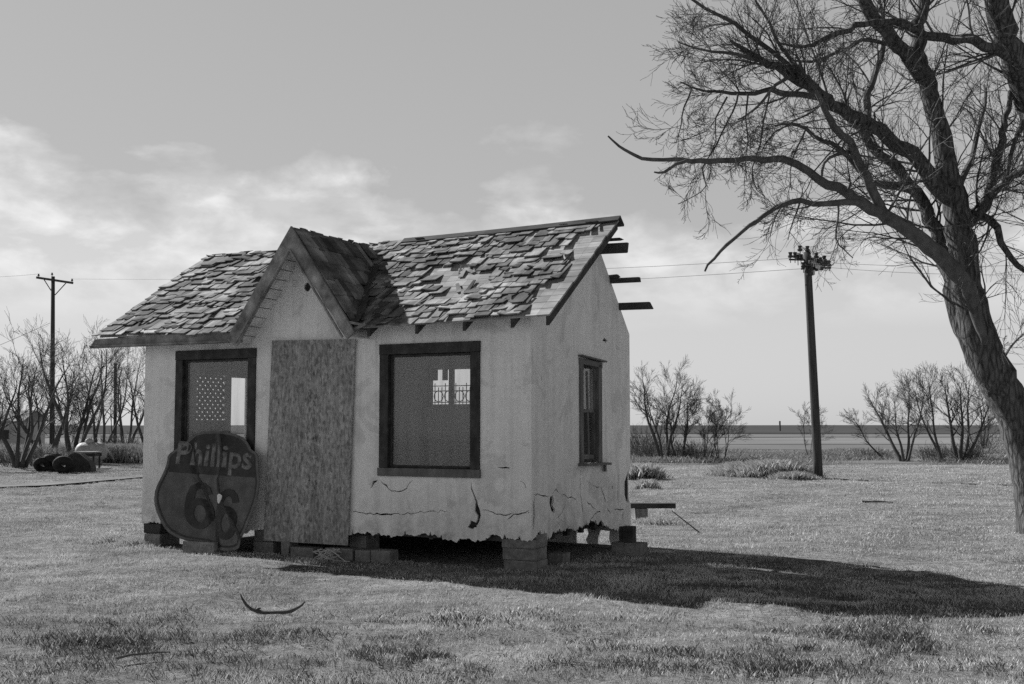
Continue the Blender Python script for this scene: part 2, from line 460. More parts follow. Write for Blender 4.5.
side_holes = [
    blob([(550, 497), (552.5, 495), (554, 500), (553, 506), (555.5, 510), (554, 514), (551, 510), (549.5, 503)]),
    cs([(553, 494), (556, 489), (560, 494)], [.004, .02, .004]),
    cs([(533.5, 493.5), (542, 495), (549, 496.5)], [.004, .010, .005]),
    cs([(560, 494.5), (568, 497), (577, 499)], [.006, .006, .004]),
    cs([(580, 466), (580, 480), (580.5, 495), (582, 508), (583, 514)], [.006, .010, .014, .025, .008]),
    cs([(601, 486), (604, 497), (606, 503)], [.008, .012, .03]),
    cs([(607, 507), (611, 515)], [.01, .004]),
    cs([(618, 473), (618, 490), (618, 505)], [.008, .008, .005]),
    cs([(611.5, 487), (613, 489)], [.05, .05]),
    cs([(614, 509), (624, 509.5)], [.008, .008]),
    cs([(622.5, 511), (622, 520)], [.02, .008]),
    cs([(592, 486), (600, 487)], [.004, .006]),
    cs([(590, 519), (597, 512), (601, 512)], [.005, .008, .01]),
    cs([(541, 372), (542, 385)], [.004, .006]),
    cs([(602.5, 340), (607.5, 340.5)], [.03, .03]),
    cs([(540, 460), (544, 455)], [.003, .003]),
    blob([(624.5, 482), (626.5, 476), (628.3, 470), (628.8, 486), (628.5, 503), (626, 501), (624.5, 494)]),
    cs([(534.2, 495), (533.8, 505), (534.2, 515), (533.8, 529)], [.01, .03, .02, .025]),
    cs([(556, 520), (562, 512), (566, 505)], [.004, .006, .004]),
    cs([(586, 500), (592, 506), (596, 509)], [.004, .01, .006]),
]
slab(mb, side_outer, [ws] + side_holes, lambda a, b, h: Vector((-h, a, b)), .028)
# left gable wall and rear wall
lo_a = vz(228.5, 377.5, -W); lo_b = vz(243.5, 470, -W); lo = rect(min(lo_a[0], lo_b[0]), lo_b[1], max(lo_a[0], lo_b[0]), lo_a[1])
l2a = vz(194, 374, -W); l2b = vz(223, 420, -W); lo2 = rect(l2a[0], l2b[1], min(l2b[0], lo[0][0] - .06), l2a[1])
slab(mb, [(.0295, .33), (D, .33), (D, zre), (vr + .03, zr - .12), (.0295, z0)], [lo, lo2], lambda a, b, h: Vector((-W + h, a, b)), .028)
def bk(px, py): return uz(px, py, D)
b1a = bk(228.5, 377.5); b1b = bk(243.5, 452)
bo1 = rect(b1a[0], b1b[1], b1b[0] , b1a[1])
b2a = bk(432, 370); b2b = bk(474, 404)
bo2 = rect(b2a[0], b2b[1], b2b[0], b2a[1])

slab(mb, ragged([(-W + .0295, .0), (-1.3, .0), (-.80, -.02), (-.79, .20), (-.64, .22), (-.63, -.02), (-.46, -.02), (-.45, .2), (-.31, .18), (-.30, -.02), (-.0295, -.02)], .08, .006, rs) + [(-.0295, zre), (-W + .0295, zre)], [bo2], lambda a, b, h: Vector((a, D - h, b)), .028)
wall = mb.build('wall', M['plaster'], house)
# dark lath and tar paper layer behind the stucco
mb = MB()
lath_hem = [(p[0], p[1] + .045) for p in hem[1:-1:9]]
slab(mb, [(-.03, lath_hem[0][1])] + [(min(-.03, max(-W + .03, x)), z) for x, z in lath_hem] + [(-W + .03, .36)] + [(-W + .03, z0 - .01), (uA - (ztop - z0) / slopeL + .03, z0 - .01), (uA, ztop - .03), (uA + (ztop - z0) / slopeR - .03, z0 - .01), (-.03, z0 - .01)],
     [w1, w2, door_hole], lambda a, b, h: Vector((a, .031 + h, b)), .05)
slab(mb, [(.09, .36), (.9, .40), (1.4, .46), (2.1, .45), (D - .03, .38), (D - .03, zre - .03), (vr, zr - .045), (.09, z0 + .085)], [ws], lambda a, b, h: Vector((-.031 - h, a, b)), .05)
# studs and sill timbers seen along the broken hem
for k in range(7): mb.box(-.09, -.035, .2 + k * .42, .28 + k * .42, .30, .46)
lath = mb.build('lath_backing', M['lath'], house)
# interior faces, ceiling joists, floor and framing underneath
mb = MB()
for (x0_, x1_) in ((-W + .05, bo2[0][0] - .02), (bo2[1][0] + .02, -.09)):
    mb.box(x0_, x1_, D - .07, D - .035, .45, zre - .02)
mb.box(bo2[0][0] - .02, bo2[1][0] + .02, D - .07, D - .035, .45, bo2[0][1] - .02); mb.box(bo2[0][0] - .02, bo2[1][0] + .02, D - .07, D - .035, bo2[2][1] + .02, zre - .02)
slab(mb, rect(.1, .45, D - .08, 2.8), [grow_(lo, .01), grow_(lo2, .01)], lambda a, b, h: Vector((-W + .035 + h, a, b)), .035)
mb.build('inner_wall', M['interior'], house)
mb = MB(); mb.box(-W + .04, -.04, .09, D - .04, .40, .44)
for k in range(6): mb.box(-W + .3 + k * 1.05, -W + .35 + k * 1.05, .1, D - .08, .28, .40)
mb.box(-W + .04, -.04, .10, .16, .30, .39); mb.box(-W + .04, -.04, D - .12, D - .06, .26, .39)
mb.build('floor_deck', M['floorwood'], house)
mb = MB(); mb.lathe((vent_u, .04, vent_z), [(.045, -.02), (.05, -.02), (.05, .03), (.02, .03)], 'y', 14)
mb.build('vent_pipe', M['rust'], house)

# ---- windows
def window(r, plane, deep=.05, tw=.115, sillh=.09, kind='big'):
    """r = hole rectangle in the wall; trim covers its border"""
    x0, z0_, x1, z1 = r[0][0], r[0][1], r[2][0], r[2][1]
    P = (lambda a, b, h: Vector((a, h, b))) if plane == 'front' else (lambda a, b, h: Vector((-h, a, b)))
    def bx(mb, a0, a1, b0, b1, h0, h1):
        if plane == 'front': mb.box(a0, a1, h0, h1, b0, b1)
        else: mb.box(-h1, -h0, a0, a1, b0, b1)
    root = None
    mb = MB()
    bx(mb, x0 - .01, x0 + tw, z0_ + sillh, z1 - tw, -.022, .07)
    bx(mb, x1 - tw, x1 + .01, z0_ + sillh, z1 - tw, -.022, .07)
    bx(mb, x0 - .015, x1 + .015, z1 - tw + .002, z1 + .012, -.026, .07)
    # inner stop
    a0, a1, b0, b1 = x0 + tw, x1 - tw, z0_ + sillh, z1 - tw
    s = .03
    bx(mb, a0 + .001, a0 + s, b0 + .002, b1 - .001, .03, .08); bx(mb, a1 - s, a1 - .001, b0 + .002, b1 - .001, .03, .08)
    bx(mb, a0 + s, a1 - s, b1 - s, b1 - .001, .03, .08); bx(mb, a0 + s, a1 - s, b0 + .002, b0 + s, .03, .08)
    fr = mb.build('window', M['trim'], house, bevel=.004)
    mb = MB(); bx(mb, x0 - .02, x1 + .02, z0_ - .01, z0_ + sillh - .002, -.04, .08)
    sl = mb.build('sill', M['sash'], fr, bevel=.005)
    mb = MB(); bx(mb, a0 + s - .004, a1 - s + .004, b0 + s - .004, b1 - s + .004, .052, .056)
    mb.build('pane', M['glass'], fr)
    return fr
f1 = window(w1, 'front'); f1['label'] = 'dark framed window partly covered by the leaning sign'
f2 = window(w2, 'front'); f2['label'] = 'larger dark framed window right of the boarded door'
# narrow double-hung side window
x0, zz0, x1, zz1 = ws[0][0], ws[0][1], ws[2][0], ws[2][1]
mb = MB()
def bxs(mb, a0, a1, b0, b1, h0, h1): mb.box(-h1, -h0, a0, a1, b0, b1)
bxs(mb, x0 - .02, x0 + .07, zz0, zz1 - .06, -.025, .07); bxs(mb, x1 - .09, x1 + .02, zz0, zz1 - .06, -.02, .07)
mb.hexa([(.02, x0 - .03, zz1 - .07), (.02, x1 + .04, zz1 - .10), (-.07, x1 + .04, zz1 - .10), (-.07, x0 - .03, zz1 - .07), (.02, x0 - .03, zz1 + .0), (.02, x1 + .04, zz1 - .03), (-.07, x1 + .04, zz1 - .03), (-.07, x0 - .03, zz1 + .0)])
mb.bar((.035, x0 - .05, zz1 + .025), (.035, x1 + .08, zz1 - .015), .07, .02)
f3 = mb.build('window', M['sash'], house, bevel=.003); f3['label'] = 'narrow broken sash window in the gable wall'
mb = MB(); bxs(mb, x0 + .08, x1 - .1, (zz0 + zz1) / 2 - .02, (zz0 + zz1) / 2 + .02, .03, .06); bxs(mb, x0 + .08, x0 + .11, zz0 + .05, zz1 - .12, .03, .06); bxs(mb, x1 - .13, x1 - .1, zz0 + .05, zz1 - .12, .03, .06)
bxs(mb, x0 + .1, x1 - .1, zz0 + .05, zz0 + .10, .03, .06)
mb.bar((-.05, (x0 + x1) / 2 + .05, zz0 + .1), (-.05, (x0 + x1) / 2, zz1 - .15), .05, .02, (1, 0, 0))
mb.build('sash', M['sash'], f3)
mb = MB(); bxs(mb, x0 + .1, x1 - .12, (zz0 + zz1) / 2 + .02, zz1 - .12, .045, .049); mb.build('pane', M['glass'], f3)
mb = MB(); mb.bar((.05, x0 - .06, zz0 - .01), (.05, x1 + .13, zz0 - .02), .10, .03); mb.box(.02, .05, x1 + .04, x1 + .08, zz0 - .12, zz0 - .04)
mb.build('sill', M['sash'], f3)

# things seen through the panes: rear window bars, a lattice panel
mb = MB()
bx0, bz0, bx1, bz1 = bo2[0][0], bo2[0][1], bo2[2][0], bo2[2][1]
mb.box(bx0 - .05, bx0 + .01, D - .08, D + .02, bz0 - .05, bz1 + .05); mb.box(bx1 - .01, bx1 + .05, D - .08, D + .02, bz0 - .05, bz1 + .05)
xm = bx0 + (bx1 - bx0) * .5; mb.box(xm - .035, xm + .035, D - .06, D, bz0, bz1)
for t in (.12, .36): mb.box(bx0 + (bx1 - bx0) * t - .05, bx0 + (bx1 - bx0) * t + .03, D - .05, D - .02, bz1 - .16, bz1)
rw = mb.build('rear_window', M['trim'], house)
mb = MB()
for k in range(12):
    x = bx0 + (bx1 - bx0) * (k + .5) / 12; h = bz1 - .2 - (.06 if k % 3 else 0); mb.tube([(x, D + .04, bz0), (x, D + .04, h)], .007, 5)
for z in (bz0 + .03, bz0 + .2, bz1 - .24): mb.tube([(bx0, D + .04, z), (bx1, D + .04, z)], .007, 5)
for k in range(4):
    cx, cz = bx0 + (bx1 - bx0) * (k + .5) / 4, bz0 + .12
    mb.tube([(cx + .08 * math.cos(t * math.pi / 6), D + .045, cz + .08 * math.sin(t * math.pi / 6)) for t in range(13)], .007, 5, False)
mb.build('grille', M['rust'], rw)
mb = MB(); ly0, lz0, ly1, lz1 = lo2[0][0], lo2[0][1], lo2[2][0], lo2[2][1]; hh = lz1 - lz0; st = .11
for k in range(-14, 24):
    for sgn in (1, -1):
        a = Vector((-W + (.012 if sgn > 0 else .022), ly0 + k * st, lz0 if sgn > 0 else lz1)); b = a + Vector((0, hh, hh * sgn))
        t0 = max(0, (ly0 - a.y) / hh); t1 = min(1, (ly1 - a.y) / hh)
        if t1 > t0 + .02: mb.bar(a.lerp(b, t0), a.lerp(b, t1), .055, .008, (1, 0, 0))
mb.build('lattice', M['block'], house)

# ---- boarded door: big OSB sheet nailed over the doorway
bc = [uz(272, 340.5, -.045), uz(355, 339, -.045), uz(347.5, 545.5, -.045), uz(263.5, 540.5, -.045)]
mb = MB(); cx_ = sum(p[0] for p in bc) / 4
mb.hexa([(bc[3][0], -.045, bc[3][1]), (bc[2][0], -.045, bc[2][1]), (bc[2][0], -.031, bc[2][1]), (bc[3][0], -.031, bc[3][1]),
         (bc[0][0], -.045, bc[0][1]), (bc[1][0], -.045, bc[1][1]), (bc[1][0], -.031, bc[1][1]), (bc[0][0], -.031, bc[0][1])])
for k in range(len(mb.v)): mb.v[k] = (mb.v[k][0] - cx_, mb.v[k][1], mb.v[k][2])
ob = mb.build('door_board', M['osb'], house); ob.location = (cx_, 0, 0); ob['label'] = 'tall strand board sheet nailed over the doorway'
mb = MB()   # furring strips holding it off the wall
mb.box(door_hole[0][0] - .02, door_hole[0][0] + .06, -.029, -.002, .5, bc[0][1] - .1); mb.box(door_hole[1][0] - .06, door_hole[1][0] + .02, -.029, -.002, .5, bc[0][1] - .1)
mb.build('door_batten', M['darkwood'], house)

# ---- roof
def ulim(s): return ule + (ulr - ule) * s / SL
def zmain(v): return ze + (v + EF) * TAN
def under_cross(u, s, marg=0.0):
    """is this roof point below the cross gable"""
    p = rp(u, s)
    zc = zA - (u - uA) * slopeR if u > uA else zA - (uA - u) * slopeL
    return zc - marg > p.z
roof_parts = []
mb = MB()   # sheathing boards of the front slope
nb = 16; bw = SL / nb
for i in range(nb):
    s0, s1 = i * bw + .004, (i + 1) * bw - .004
    ul, ue = ulim((s0 + s1) / 2), ur + rs.uniform(-.012, .012)
    segs = 44
    cuts = [ul + (ue - ul) * k / segs for k in range(segs + 1)]
    for k in range(segs):
        a, b = cuts[k] + .001, cuts[k + 1] - .001
        mg = .22 if s0 > SL * .6 else (-.10 if s0 < SL * .2 else .04)
        if under_cross(a, s0, mg) and under_cross(b, s0, mg) and under_cross((a+b)/2, s0, mg): continue
        p = [rp(a, s0, -.025), rp(b, s0, -.025), rp(b, s1, -.025), rp(a, s1, -.025), rp(a, s0, -.003), rp(b, s0, -.003), rp(b, s1, -.003), rp(a, s1, -.003)]
        mb.hexa(p)
roof = mb.build('roof', M['sheathing'], house)
# shingles
bare = [((455, 279), 34, 13), ((447, 295), 26, 6), ((470, 268), 14, 7), ((577, 268), 12, 26), ((560, 290), 10, 16), ((595, 250), 12, 20), ((520, 300), 26, 6), ((610, 232), 10, 12), ((548, 252), 14, 5), ((228, 262), 14, 5), ((540, 312), 18, 10), ((580, 240), 8, 6), ((400, 312), 10, 4)]
def is_bare(w):
    # w: world point -> measured as angles from the camera position, only to place the gaps found in the photo
    d = w - CAM; y = d.y * CP + d.z * SP; z = -d.y * SP + d.z * CP
    px, py = 512 + F * d.x / y, 342 - F * z / y
    return any(((px - c[0]) / a) ** 2 + ((py - c[1]) / b) ** 2 < 1 for c, a, b in bare)
def shingle(mb, fn, u0, u1, s0, L, t, h0, lift, skew, curl, dirn=1):
    """tapered shake: butt at s0, length L up the slope; two segments so it can curl"""
    h1 = .002
    ts = (0, .35, 1)
    rows = []
    for k, tt in enumerate(ts):
        s = s0 + L * tt
        hb = h0 * (1 - tt) + lift * (1 - tt) ** 2
        th = t * (1 - tt) + .003
        du = skew * (1 - tt)
        c = curl if k == 0 else curl * .3 if k == 1 else 0
        rows.append((fn(u0 + du, s, hb + c), fn(u1 + du, s, hb), fn(u0 + du, s, hb + th + c), fn(u1 + du, s, hb + th)))
    vs = [p for r in rows for p in r]
    fs = [(0, 2, 3, 1), (8, 9, 11, 10)]
    for k in (0, 4):
        fs += [(k, k + 1, k + 5, k + 4), (k + 2, k + 6, k + 7, k + 3), (k, k + 4, k + 6, k + 2), (k + 1, k + 3, k + 7, k + 5)]
    mb.add(vs, fs)
mb = MB(); E = SL / 17.2
for i in range(18):
    s0 = i * E - .03
    u = ulim(max(0, s0)) - .05
    edge = ur - .04 + rs.uniform(-.1, .01)
    if 1 < i < 17: edge -= rs.uniform(.13, .24)
    wave = rs.uniform(0, 6)
    while u < edge:
        w = rs.choice([.06, .08, .1, .11, .13, .16, .2, .25]) * rs.uniform(.85, 1.15)
        u1 = min(u + w, edge)
        c = rp((u + u1) / 2, s0 + .05)
        L = min(.42, SL - s0 + .03)
        skip = under_cross((u + u1) / 2, s0 + E * .5, .0) or rs.random() < .075 or L < .05
        if is_bare(h2w(*c)) and rs.random() < .86: skip = True
        if not skip:
            big = rs.random() < .12
            js = rs.uniform(-.038, .032) + .022 * math.sin(u * 2.3 + wave) + .015 * math.sin(u * 5.1 + wave * 2) - (rs.uniform(.02, .10) if big and i > 1 else 0)
            if is_bare(h2w(*rp((u + u1) / 2, s0 + .30))): L = min(L, .20)
            shingle(mb, rp, u + .003, u1 - .003, s0 + js, L, rs.uniform(.008, .017), .022, max(0, rs.gauss(.003, .012)), rs.gauss(0, .020), rs.choice([0, 0, 0, rs.uniform(-.005, .03)]))
        u = u1
# loose splinters and slipped shingles on the bare spots
for k in range(46):
    c, a, b = rs.choice(bare[:9]); px, py = c[0] + rs.uniform(-a, a), c[1] + rs.uniform(-b, b)
    n_ = Vector((0, -SPH, CPH)); nw = VX * n_.y + Vector((0, 0, n_.z))
    q = w2h(hit(px, py, h2w(0, -EF, ze), nw)); u = q.x; s = (q.y + EF) / CPH
    if s < .05 or s > SL - .35 or u > ur - .35: continue
    ln = rs.uniform(.10, .3); w = rs.uniform(.02, .07); an = rs.uniform(-1.2, 1.2)
    dv = Vector((math.sin(an), math.cos(an)))
    def q3(x, y, h): return rp(u + x * dv.y + y * dv.x, s - x * dv.x + y * dv.y, h)
    hb = .006
    mb.hexa([q3(0, 0, hb), q3(w, 0, hb), q3(w * .6, ln, hb + .01), q3(0, ln, hb + .01), q3(0, 0, hb + .012), q3(w, 0, hb + .01), q3(w * .6, ln, hb + .02), q3(0, ln, hb + .022)])
mb.build('shingles', M['shingle'], roof)
# ridge cap
mb = MB()
uc = uz(405, 234, vr)[0]
n = 10
for k in range(n):
    a = uc + (ur + .04 - uc) * k / n; b = uc + (ur + .04 - uc) * (k + 1) / n
    pa, pb = rp(a, SL, .03), rp(b, SL, .03)
    mb.hexa([pa + Vector((0, -.08, -.060)), pb + Vector((0, -.08, -.060)), pb + Vector((0, .01, -.005)), pa + Vector((0, .01, -.005)), pa + Vector((0, -.085, -.045)), pb + Vector((0, -.085, -.045)), pb + Vector((0, 0, .022)), pa + Vector((0, 0, .022))])
    mb.hexa([pa + Vector((0, .012, -.005)), pb + Vector((0, .012, -.005)), pb + Vector((0, .12, -.1)), pa + Vector((0, .12, -.1)), pa + Vector((0, .002, .022)), pb + Vector((0, .002, .022)), pb + Vector((0, .13, -.075)), pa + Vector((0, .13, -.075))])
mb.build('ridge_cap', M['darkwood'], roof)
# fascia on the left eave, rafter tails on the right
mb = MB()
fa, fb = ule + .05, uz(243, 340, -EF)[0]
zt = ze - .01
p = [(ule - .15, -EF - .03, zt - .155), (fb, -EF - .03, zt - .16), (fb, -EF - .002, zt - .16), (ule - .15, -EF - .002, zt - .155), (ule - .05, -EF - .03, zt - .03), (fb, -EF - .03, zt), (fb, -EF - .002, zt), (ule - .05, -EF - .002, zt - .03)]
mb.hexa([Vector(q) for q in p])
mb.bar((ule - .13, -EF - .04, zt - .13), (fb, -EF - .04, zt - .14), .02, .025)
fo = mb.build('fascia', M['oldwood'], house, bevel=.003)
mb = MB()   # closed soffit behind the left fascia
mb.box(ule + .0, uL - .06, -EF + .002, -.002, zt - .11, zt - .09)
mb.build('soffit', M['oldwood'], house)
def rafter(u, s_top=SL, tail=.0):
    mb = MB(); w = .02; hgt = .10
    a = rp(u, .0 - tail, -.027); b = rp(u, s_top, -.027)
    dn = Vector((0, 0, -hgt)); sx = Vector((w, 0, 0))
    mb.hexa([a + dn - sx, a + dn + sx, b + dn + sx, b + dn - sx, a - sx, a + sx, b + sx, b - sx])
    return mb.build('rafter', M['darkwood'], house)
for px in (368, 416, 463.5, 511.5): rafter(uz(px, 322, -EF)[0])
for k in range(4): rafter(ule + .35 + k * .55)
# barge rafter on the right rake
mb = MB(); a = rp(ur - .03, 0, -.027); b = rp(ur - .03, SL, -.027); dn = Vector((0, .0, -.10)); sx = Vector((.02, 0, 0))
mb.hexa([a + dn - sx, a + dn + sx, b + dn + sx, b + dn - sx, a - sx, a + sx, b + sx, b - sx])
mb.build('barge_rafter', M['darkwood'], house)
# rear slope: bare skip sheathing, most of it gone; loose ends stick out past the gable
RT = (zr - zre) / (D - vr + .0)
RPH = math.atan(RT)
def rr(u, v, h=0): return Vector((u, v + h * math.sin(RPH), zr + .0 - (v - vr) * RT + h * math.cos(RPH) + sag(u)))
mb = MB(); nbk = 13
vend = D + .3
for k in range(nbk):
    va = vr + .02 + (vend - vr) * k / nbk; vb = va + (vend - vr) / nbk - .015
    if k in (1, 3, 4, 6, 8, 9, 11): ue = -.35 - rs.random() * 1.5
    else: ue = -.12
    if k in (4, 8): continue
    mb.hexa([rr(ulr, va, -.03), rr(ue, va, -.03), rr(ue, vb, -.03), rr(ulr, vb, -.03), rr(ulr, va, -.008), rr(ue, va, -.008), rr(ue, vb, -.008), rr(ulr, vb, -.008)])
mb.box(ulr + .1, -.05, vr - .02, vr + .02, zr - .30, zr - .10)  # unseen ridge beam, added to stop sun leaking through under the ridge
rear = mb.build('rear_sheathing', M['sheathing'], house)
for (xa, ya, xb, yb, hpx) in ((590, 249, 629.5, 247.5, 10), (588, 240.5, 622, 239, 2.5), (600, 281, 641, 279.5, 5), (600, 277, 619, 276, 3.5), (612, 307, 651, 305.5, 7.5)):
    u1_, v1_ = None, None
    # find the point on the rear slope where the board crosses the gable wall
    best = min((abs((vz(xa + (xb - xa) * .3, ya, 0)[1]) - rr(0, v_).z), v_) for v_ in [vr + .01 * q for q in range(200)])
    vv = best[1]; zc = vz(xa + (xb - xa) * .3, ya, 0)[1]
    ub, zb_ = uz(xb, yb, vv)
    hh_ = hpx * .0128
    mb = MB(); mb.hexa([(-.5, vv - .03, zc - hh_ / 2), (ub + rs.uniform(-.02, .05), vv - .03, zb_ - hh_ / 2), (ub + rs.uniform(-.05, .02), vv + .03, zb_ - hh_ / 2), (-.5, vv + .03, zc - hh_ / 2), (-.5, vv - .03, zc + hh_ / 2), (ub - .02, vv - .03, zb_ + hh_ / 2), (ub - .02, vv + .03, zb_ + hh_ / 2), (-.5, vv + .03, zc + hh_ / 2)])
    mb.build('purlin', M['darkwood'], house)
# ---- cross gable
vC1 = lambda z: (z - ze) / TAN - EF
def cross(side, t, v, h=0.0):
    sl = slopeR if side > 0 else slopeL; a = math.atan(sl); ca, sa = math.cos(a), math.sin(a)
    return Vector((uA + side * (t * ca + h * sa), v, zA - t * sa + h * ca))
def crossL(side): 
    sl = slopeR if side > 0 else slopeL
    return (zA - (ze - .06)) / math.sin(math.atan(sl))
mb = MB()
for side in (1, -1):
    TL_ = crossL(side); nb_ = 9
    for k in range(nb_):
        t0, t1 = TL_ * k / nb_ + .003, TL_ * (k + 1) / nb_ - .003
        za = cross(side, t1, 0).z; ve = max(-.02, vC1(za) - .02) + .1
        P_ = [cross(side, t0, -EC, -.03), cross(side, t0, ve, -.03), cross(side, t1, ve, -.03), cross(side, t1, -EC, -.03), cross(side, t0, -EC, -.008), cross(side, t0, ve, -.008), cross(side, t1, ve, -.008), cross(side, t1, -EC, -.008)]
        mb.hexa(P_)
cg = mb.build('cross_gable', M['oldwood'], house)
mb = MB()
for side in (1, -1):
    TL_ = crossL(side); nrow = 6; ex = TL_ / nrow
    for i in range(nrow):
        t_b = TL_ - i * ex + .03      # butt position measured down from the ridge
        v = -EC + .02
        def fn(u, s, h, side=side): return cross(side, TL_ + .03 - s, u, h)
        zrow = cross(side, max(0, t_b - ex * .5), 0).z; ve = max(-EF, vC1(zrow)) - .0
        while v < ve + .04:
            w = rs.uniform(.08, .2); v1 = min(v + w, ve + .06)
            if rs.random() > .05:
                shingle(mb, fn, v + .003, v1 - .003, i * ex + rs.uniform(-.04, .04), min(.62, TL_ + .03 - i * ex), rs.uniform(.010, .016), .015, max(0, rs.gauss(.003, .008)), rs.gauss(0, .01), 0)
            v = v1
mb.build('cross_shingles', M['shingle'], cg)
# rake boards
bwid = .165
for side, (ub_, zb_) in ((1, (uR, zR)), (-1, (uL, zL))):
    sl = slopeR if side > 0 else slopeL; a = math.atan(sl)
    nrm = Vector((-side * math.sin(a), 0, -math.cos(a)))
    mb = MB(); A = Vector((uA, -EC - .035, zA + .02)); B = Vector((ub_, -EC - .035, zb_ + .02))
    ex = bwid / math.cos(a)
    th = Vector((0, .033, 0))
    low = B + nrm * (bwid * 1.05) + Vector((-side * .0, 0, 0))
    if side > 0:   # ragged lower end of the right board
        n = 8; top = [A.lerp(B, k / n) for k in range(n + 1)]
        lo = [A + Vector((0, 0, -ex)).lerp(Vector((0, 0, -ex)), 0)] 
        Lw = Vector((ub_ - .02, -EC - .035, zb_ - .03))
        q0 = A + Vector((0, 0, -ex)); q1 = B + nrm * bwid
        lo = [q0.lerp(q1, k / n) + nrm * (rs.uniform(-.012, .012) if 0 < k else 0) - nrm * (.03 * (k / n)) for k in range(n + 1)]
    else:
        n = 4; top = [A.lerp(B, k / n) for k in range(n + 1)]; q0 = A + Vector((0, 0, -ex)); q1 = B + nrm * bwid + Vector((.03, 0, 0))
        lo = [q0.lerp(q1, k / n) for k in range(n + 1)]
    for k in range(n):
        mb.hexa([lo[k], lo[k + 1], lo[k + 1] + th, lo[k] + th, top[k], top[k + 1], top[k + 1] + th, top[k] + th])
    mb.build('rake_board', M['oldwood'], cg)
    # narrow moulding along the inner edge
    mb = MB(); i0 = A + Vector((0, -.012, -ex - .01)); i1 = B + nrm * bwid + Vector((0, -.012, 0)) + (A - B) * .03
    mb.bar(i0, i1, .02, .03, (0, 1, 0)); mb.build('rake_moulding', M['oldwood'], cg)
    # plank soffit between rake and wall
    mb = MB(); Lr = (B - A).length; npk = 11
    for k in range(npk):
        ta, tb = .12 + (Lr - .12) * k / npk + .006, .12 + (Lr - .12) * (k + 1) / npk - .006
        mb.hexa([cross(side, ta, -EC, -.075), cross(side, tb, -EC, -.075), cross(side, tb, -.002, -.075), cross(side, ta, -.002, -.075), cross(side, ta, -EC, -.06), cross(side, tb, -EC, -.06), cross(side, tb, -.002, -.06), cross(side, ta, -.002, -.06)])
    mb.build('gable_soffit', M['paint'], cg)
# valley flashing on the right of the cross gable
mb = MB(); nv = 12; vp = []
for k in range(nv + 1):
    z = zA - .34 + (ze + .33 - zA) * k / nv
    u = uA + (zA - z) / slopeR; v = vC1(z); wob = .02 * math.sin(k * .9)
    c = Vector((u + wob, v, z + sag(u) + .055)); wv = .095
    vp.append((c + Vector((-wv * .7, -.0, wv * .7 * slopeR + .01)), c, c + Vector((wv * 1.25, 0, .03))))
for k in range(nv):
    for j in (0, 1):
        a, b = vp[k], vp[k + 1]; mb.add([a[j], a[j + 1], b[j + 1], b[j]], [(0, 1, 2, 3)])
fl = mb.build('valley_flashing', M['flash'], cg); so = fl.modifiers.new('t', 'SOLIDIFY'); so.thickness = .004
mb = MB(); a = Vector((uR - .22, -EC - .01, zR + .17)); b = Vector((uz(364, 325, -EF)[0], -EF - .03, uz(364, 325, -EF)[1]))
mb.bar(a, b, .03, .03); mb.bar(b + Vector((-.25, .0, -.10)), b + Vector((.05, 0, .01)), .03, .035); mb.build('loose_lath', M['oldwood'], cg)

# ================================================================== BLOCKS under the house
def block(name, label, x0, x1, y0, y1, v, depth, ground=False, grp='concrete blocks under the cottage', m='block', cat='block', tilt=0.0):
    ua, za = uz(x0, (y0 + y1) / 2, v); ub = uz(x1, (y0 + y1) / 2, v)[0]
    zt = uz((x0 + x1) / 2, y0, v)[1]; zb = -.01 if ground else uz((x0 + x1) / 2, y1, v)[1]
    w, h = (ub - ua) / 2, (zt - zb)
    mb = MB(); j = lambda: rs.uniform(-.006, .006)
    p = [Vector((sx * w + j(), yy + j(), zz)) for zz in (0, h) for sx, yy in ((-1, 0), (1, 0), (1, depth), (-1, depth))]
    mb.hexa(p)
    o = mb.build(name, M[m], None, bevel=.008)
    wpos = h2w((ua + ub) / 2, v, zb); o.location = wpos; o.rotation_euler = (0, tilt, -TH + rs.uniform(-.03, .03))
    tag(o, label, cat, grp)
    return zt
cb = 'concrete_block'
block('wood_block', 'dark timber block directly under the left front corner', 143.5, 160, 523.5, 533.5, .05, .35, m='darkwood', cat='timber block', grp=None)
block(cb, 'concrete block on the ground under the left front corner', 144, 160, 533.7, 546, .04, .38, True)
block(cb, 'concrete block lying under the battered shield sign', 183, 213.5, 541.5, 554, -.42, .19, True)
block(cb, 'upper concrete block between the sign and the door board', 254, 272.5, 530.5, 541.5, .02, .38)
block(cb, 'lower concrete block between the sign and the door board', 253, 273, 541.7, 555, .0, .4, True)
block(cb, 'narrow upright block below the left half of the door board', 281, 289, 542, 559.5, -.05, .2, True)
block(cb, 'block below the door board, left of the twine', 290, 313, 547.5, 561, -.12, .2, True)
block(cb, 'block below the door board, behind the pale twine', 325, 352, 548.5, 561.5, -.1, .2, True)
block(cb, 'dark block set back just right of the door board', 349, 366, 535, 552, .2, .3, True)
block(cb, 'left one of the pair of loose blocks right of the door board', 355.5, 370, 550.5, 563, -.12, .19, True)
block(cb, 'right one of the pair of loose blocks right of the door board', 371, 390, 550.5, 565.5, -.16, .19, True)
block(cb, 'top block of the three-course corner pier', 502, 534, 539.5, 548.4, .01, .3)
block(cb, 'middle block of the three-course corner pier', 502.5, 535, 548.7, 560.4, .01, .3)
block(cb, 'bottom block of the three-course corner pier', 503.5, 535, 560.7, 572, .0, .3, True)
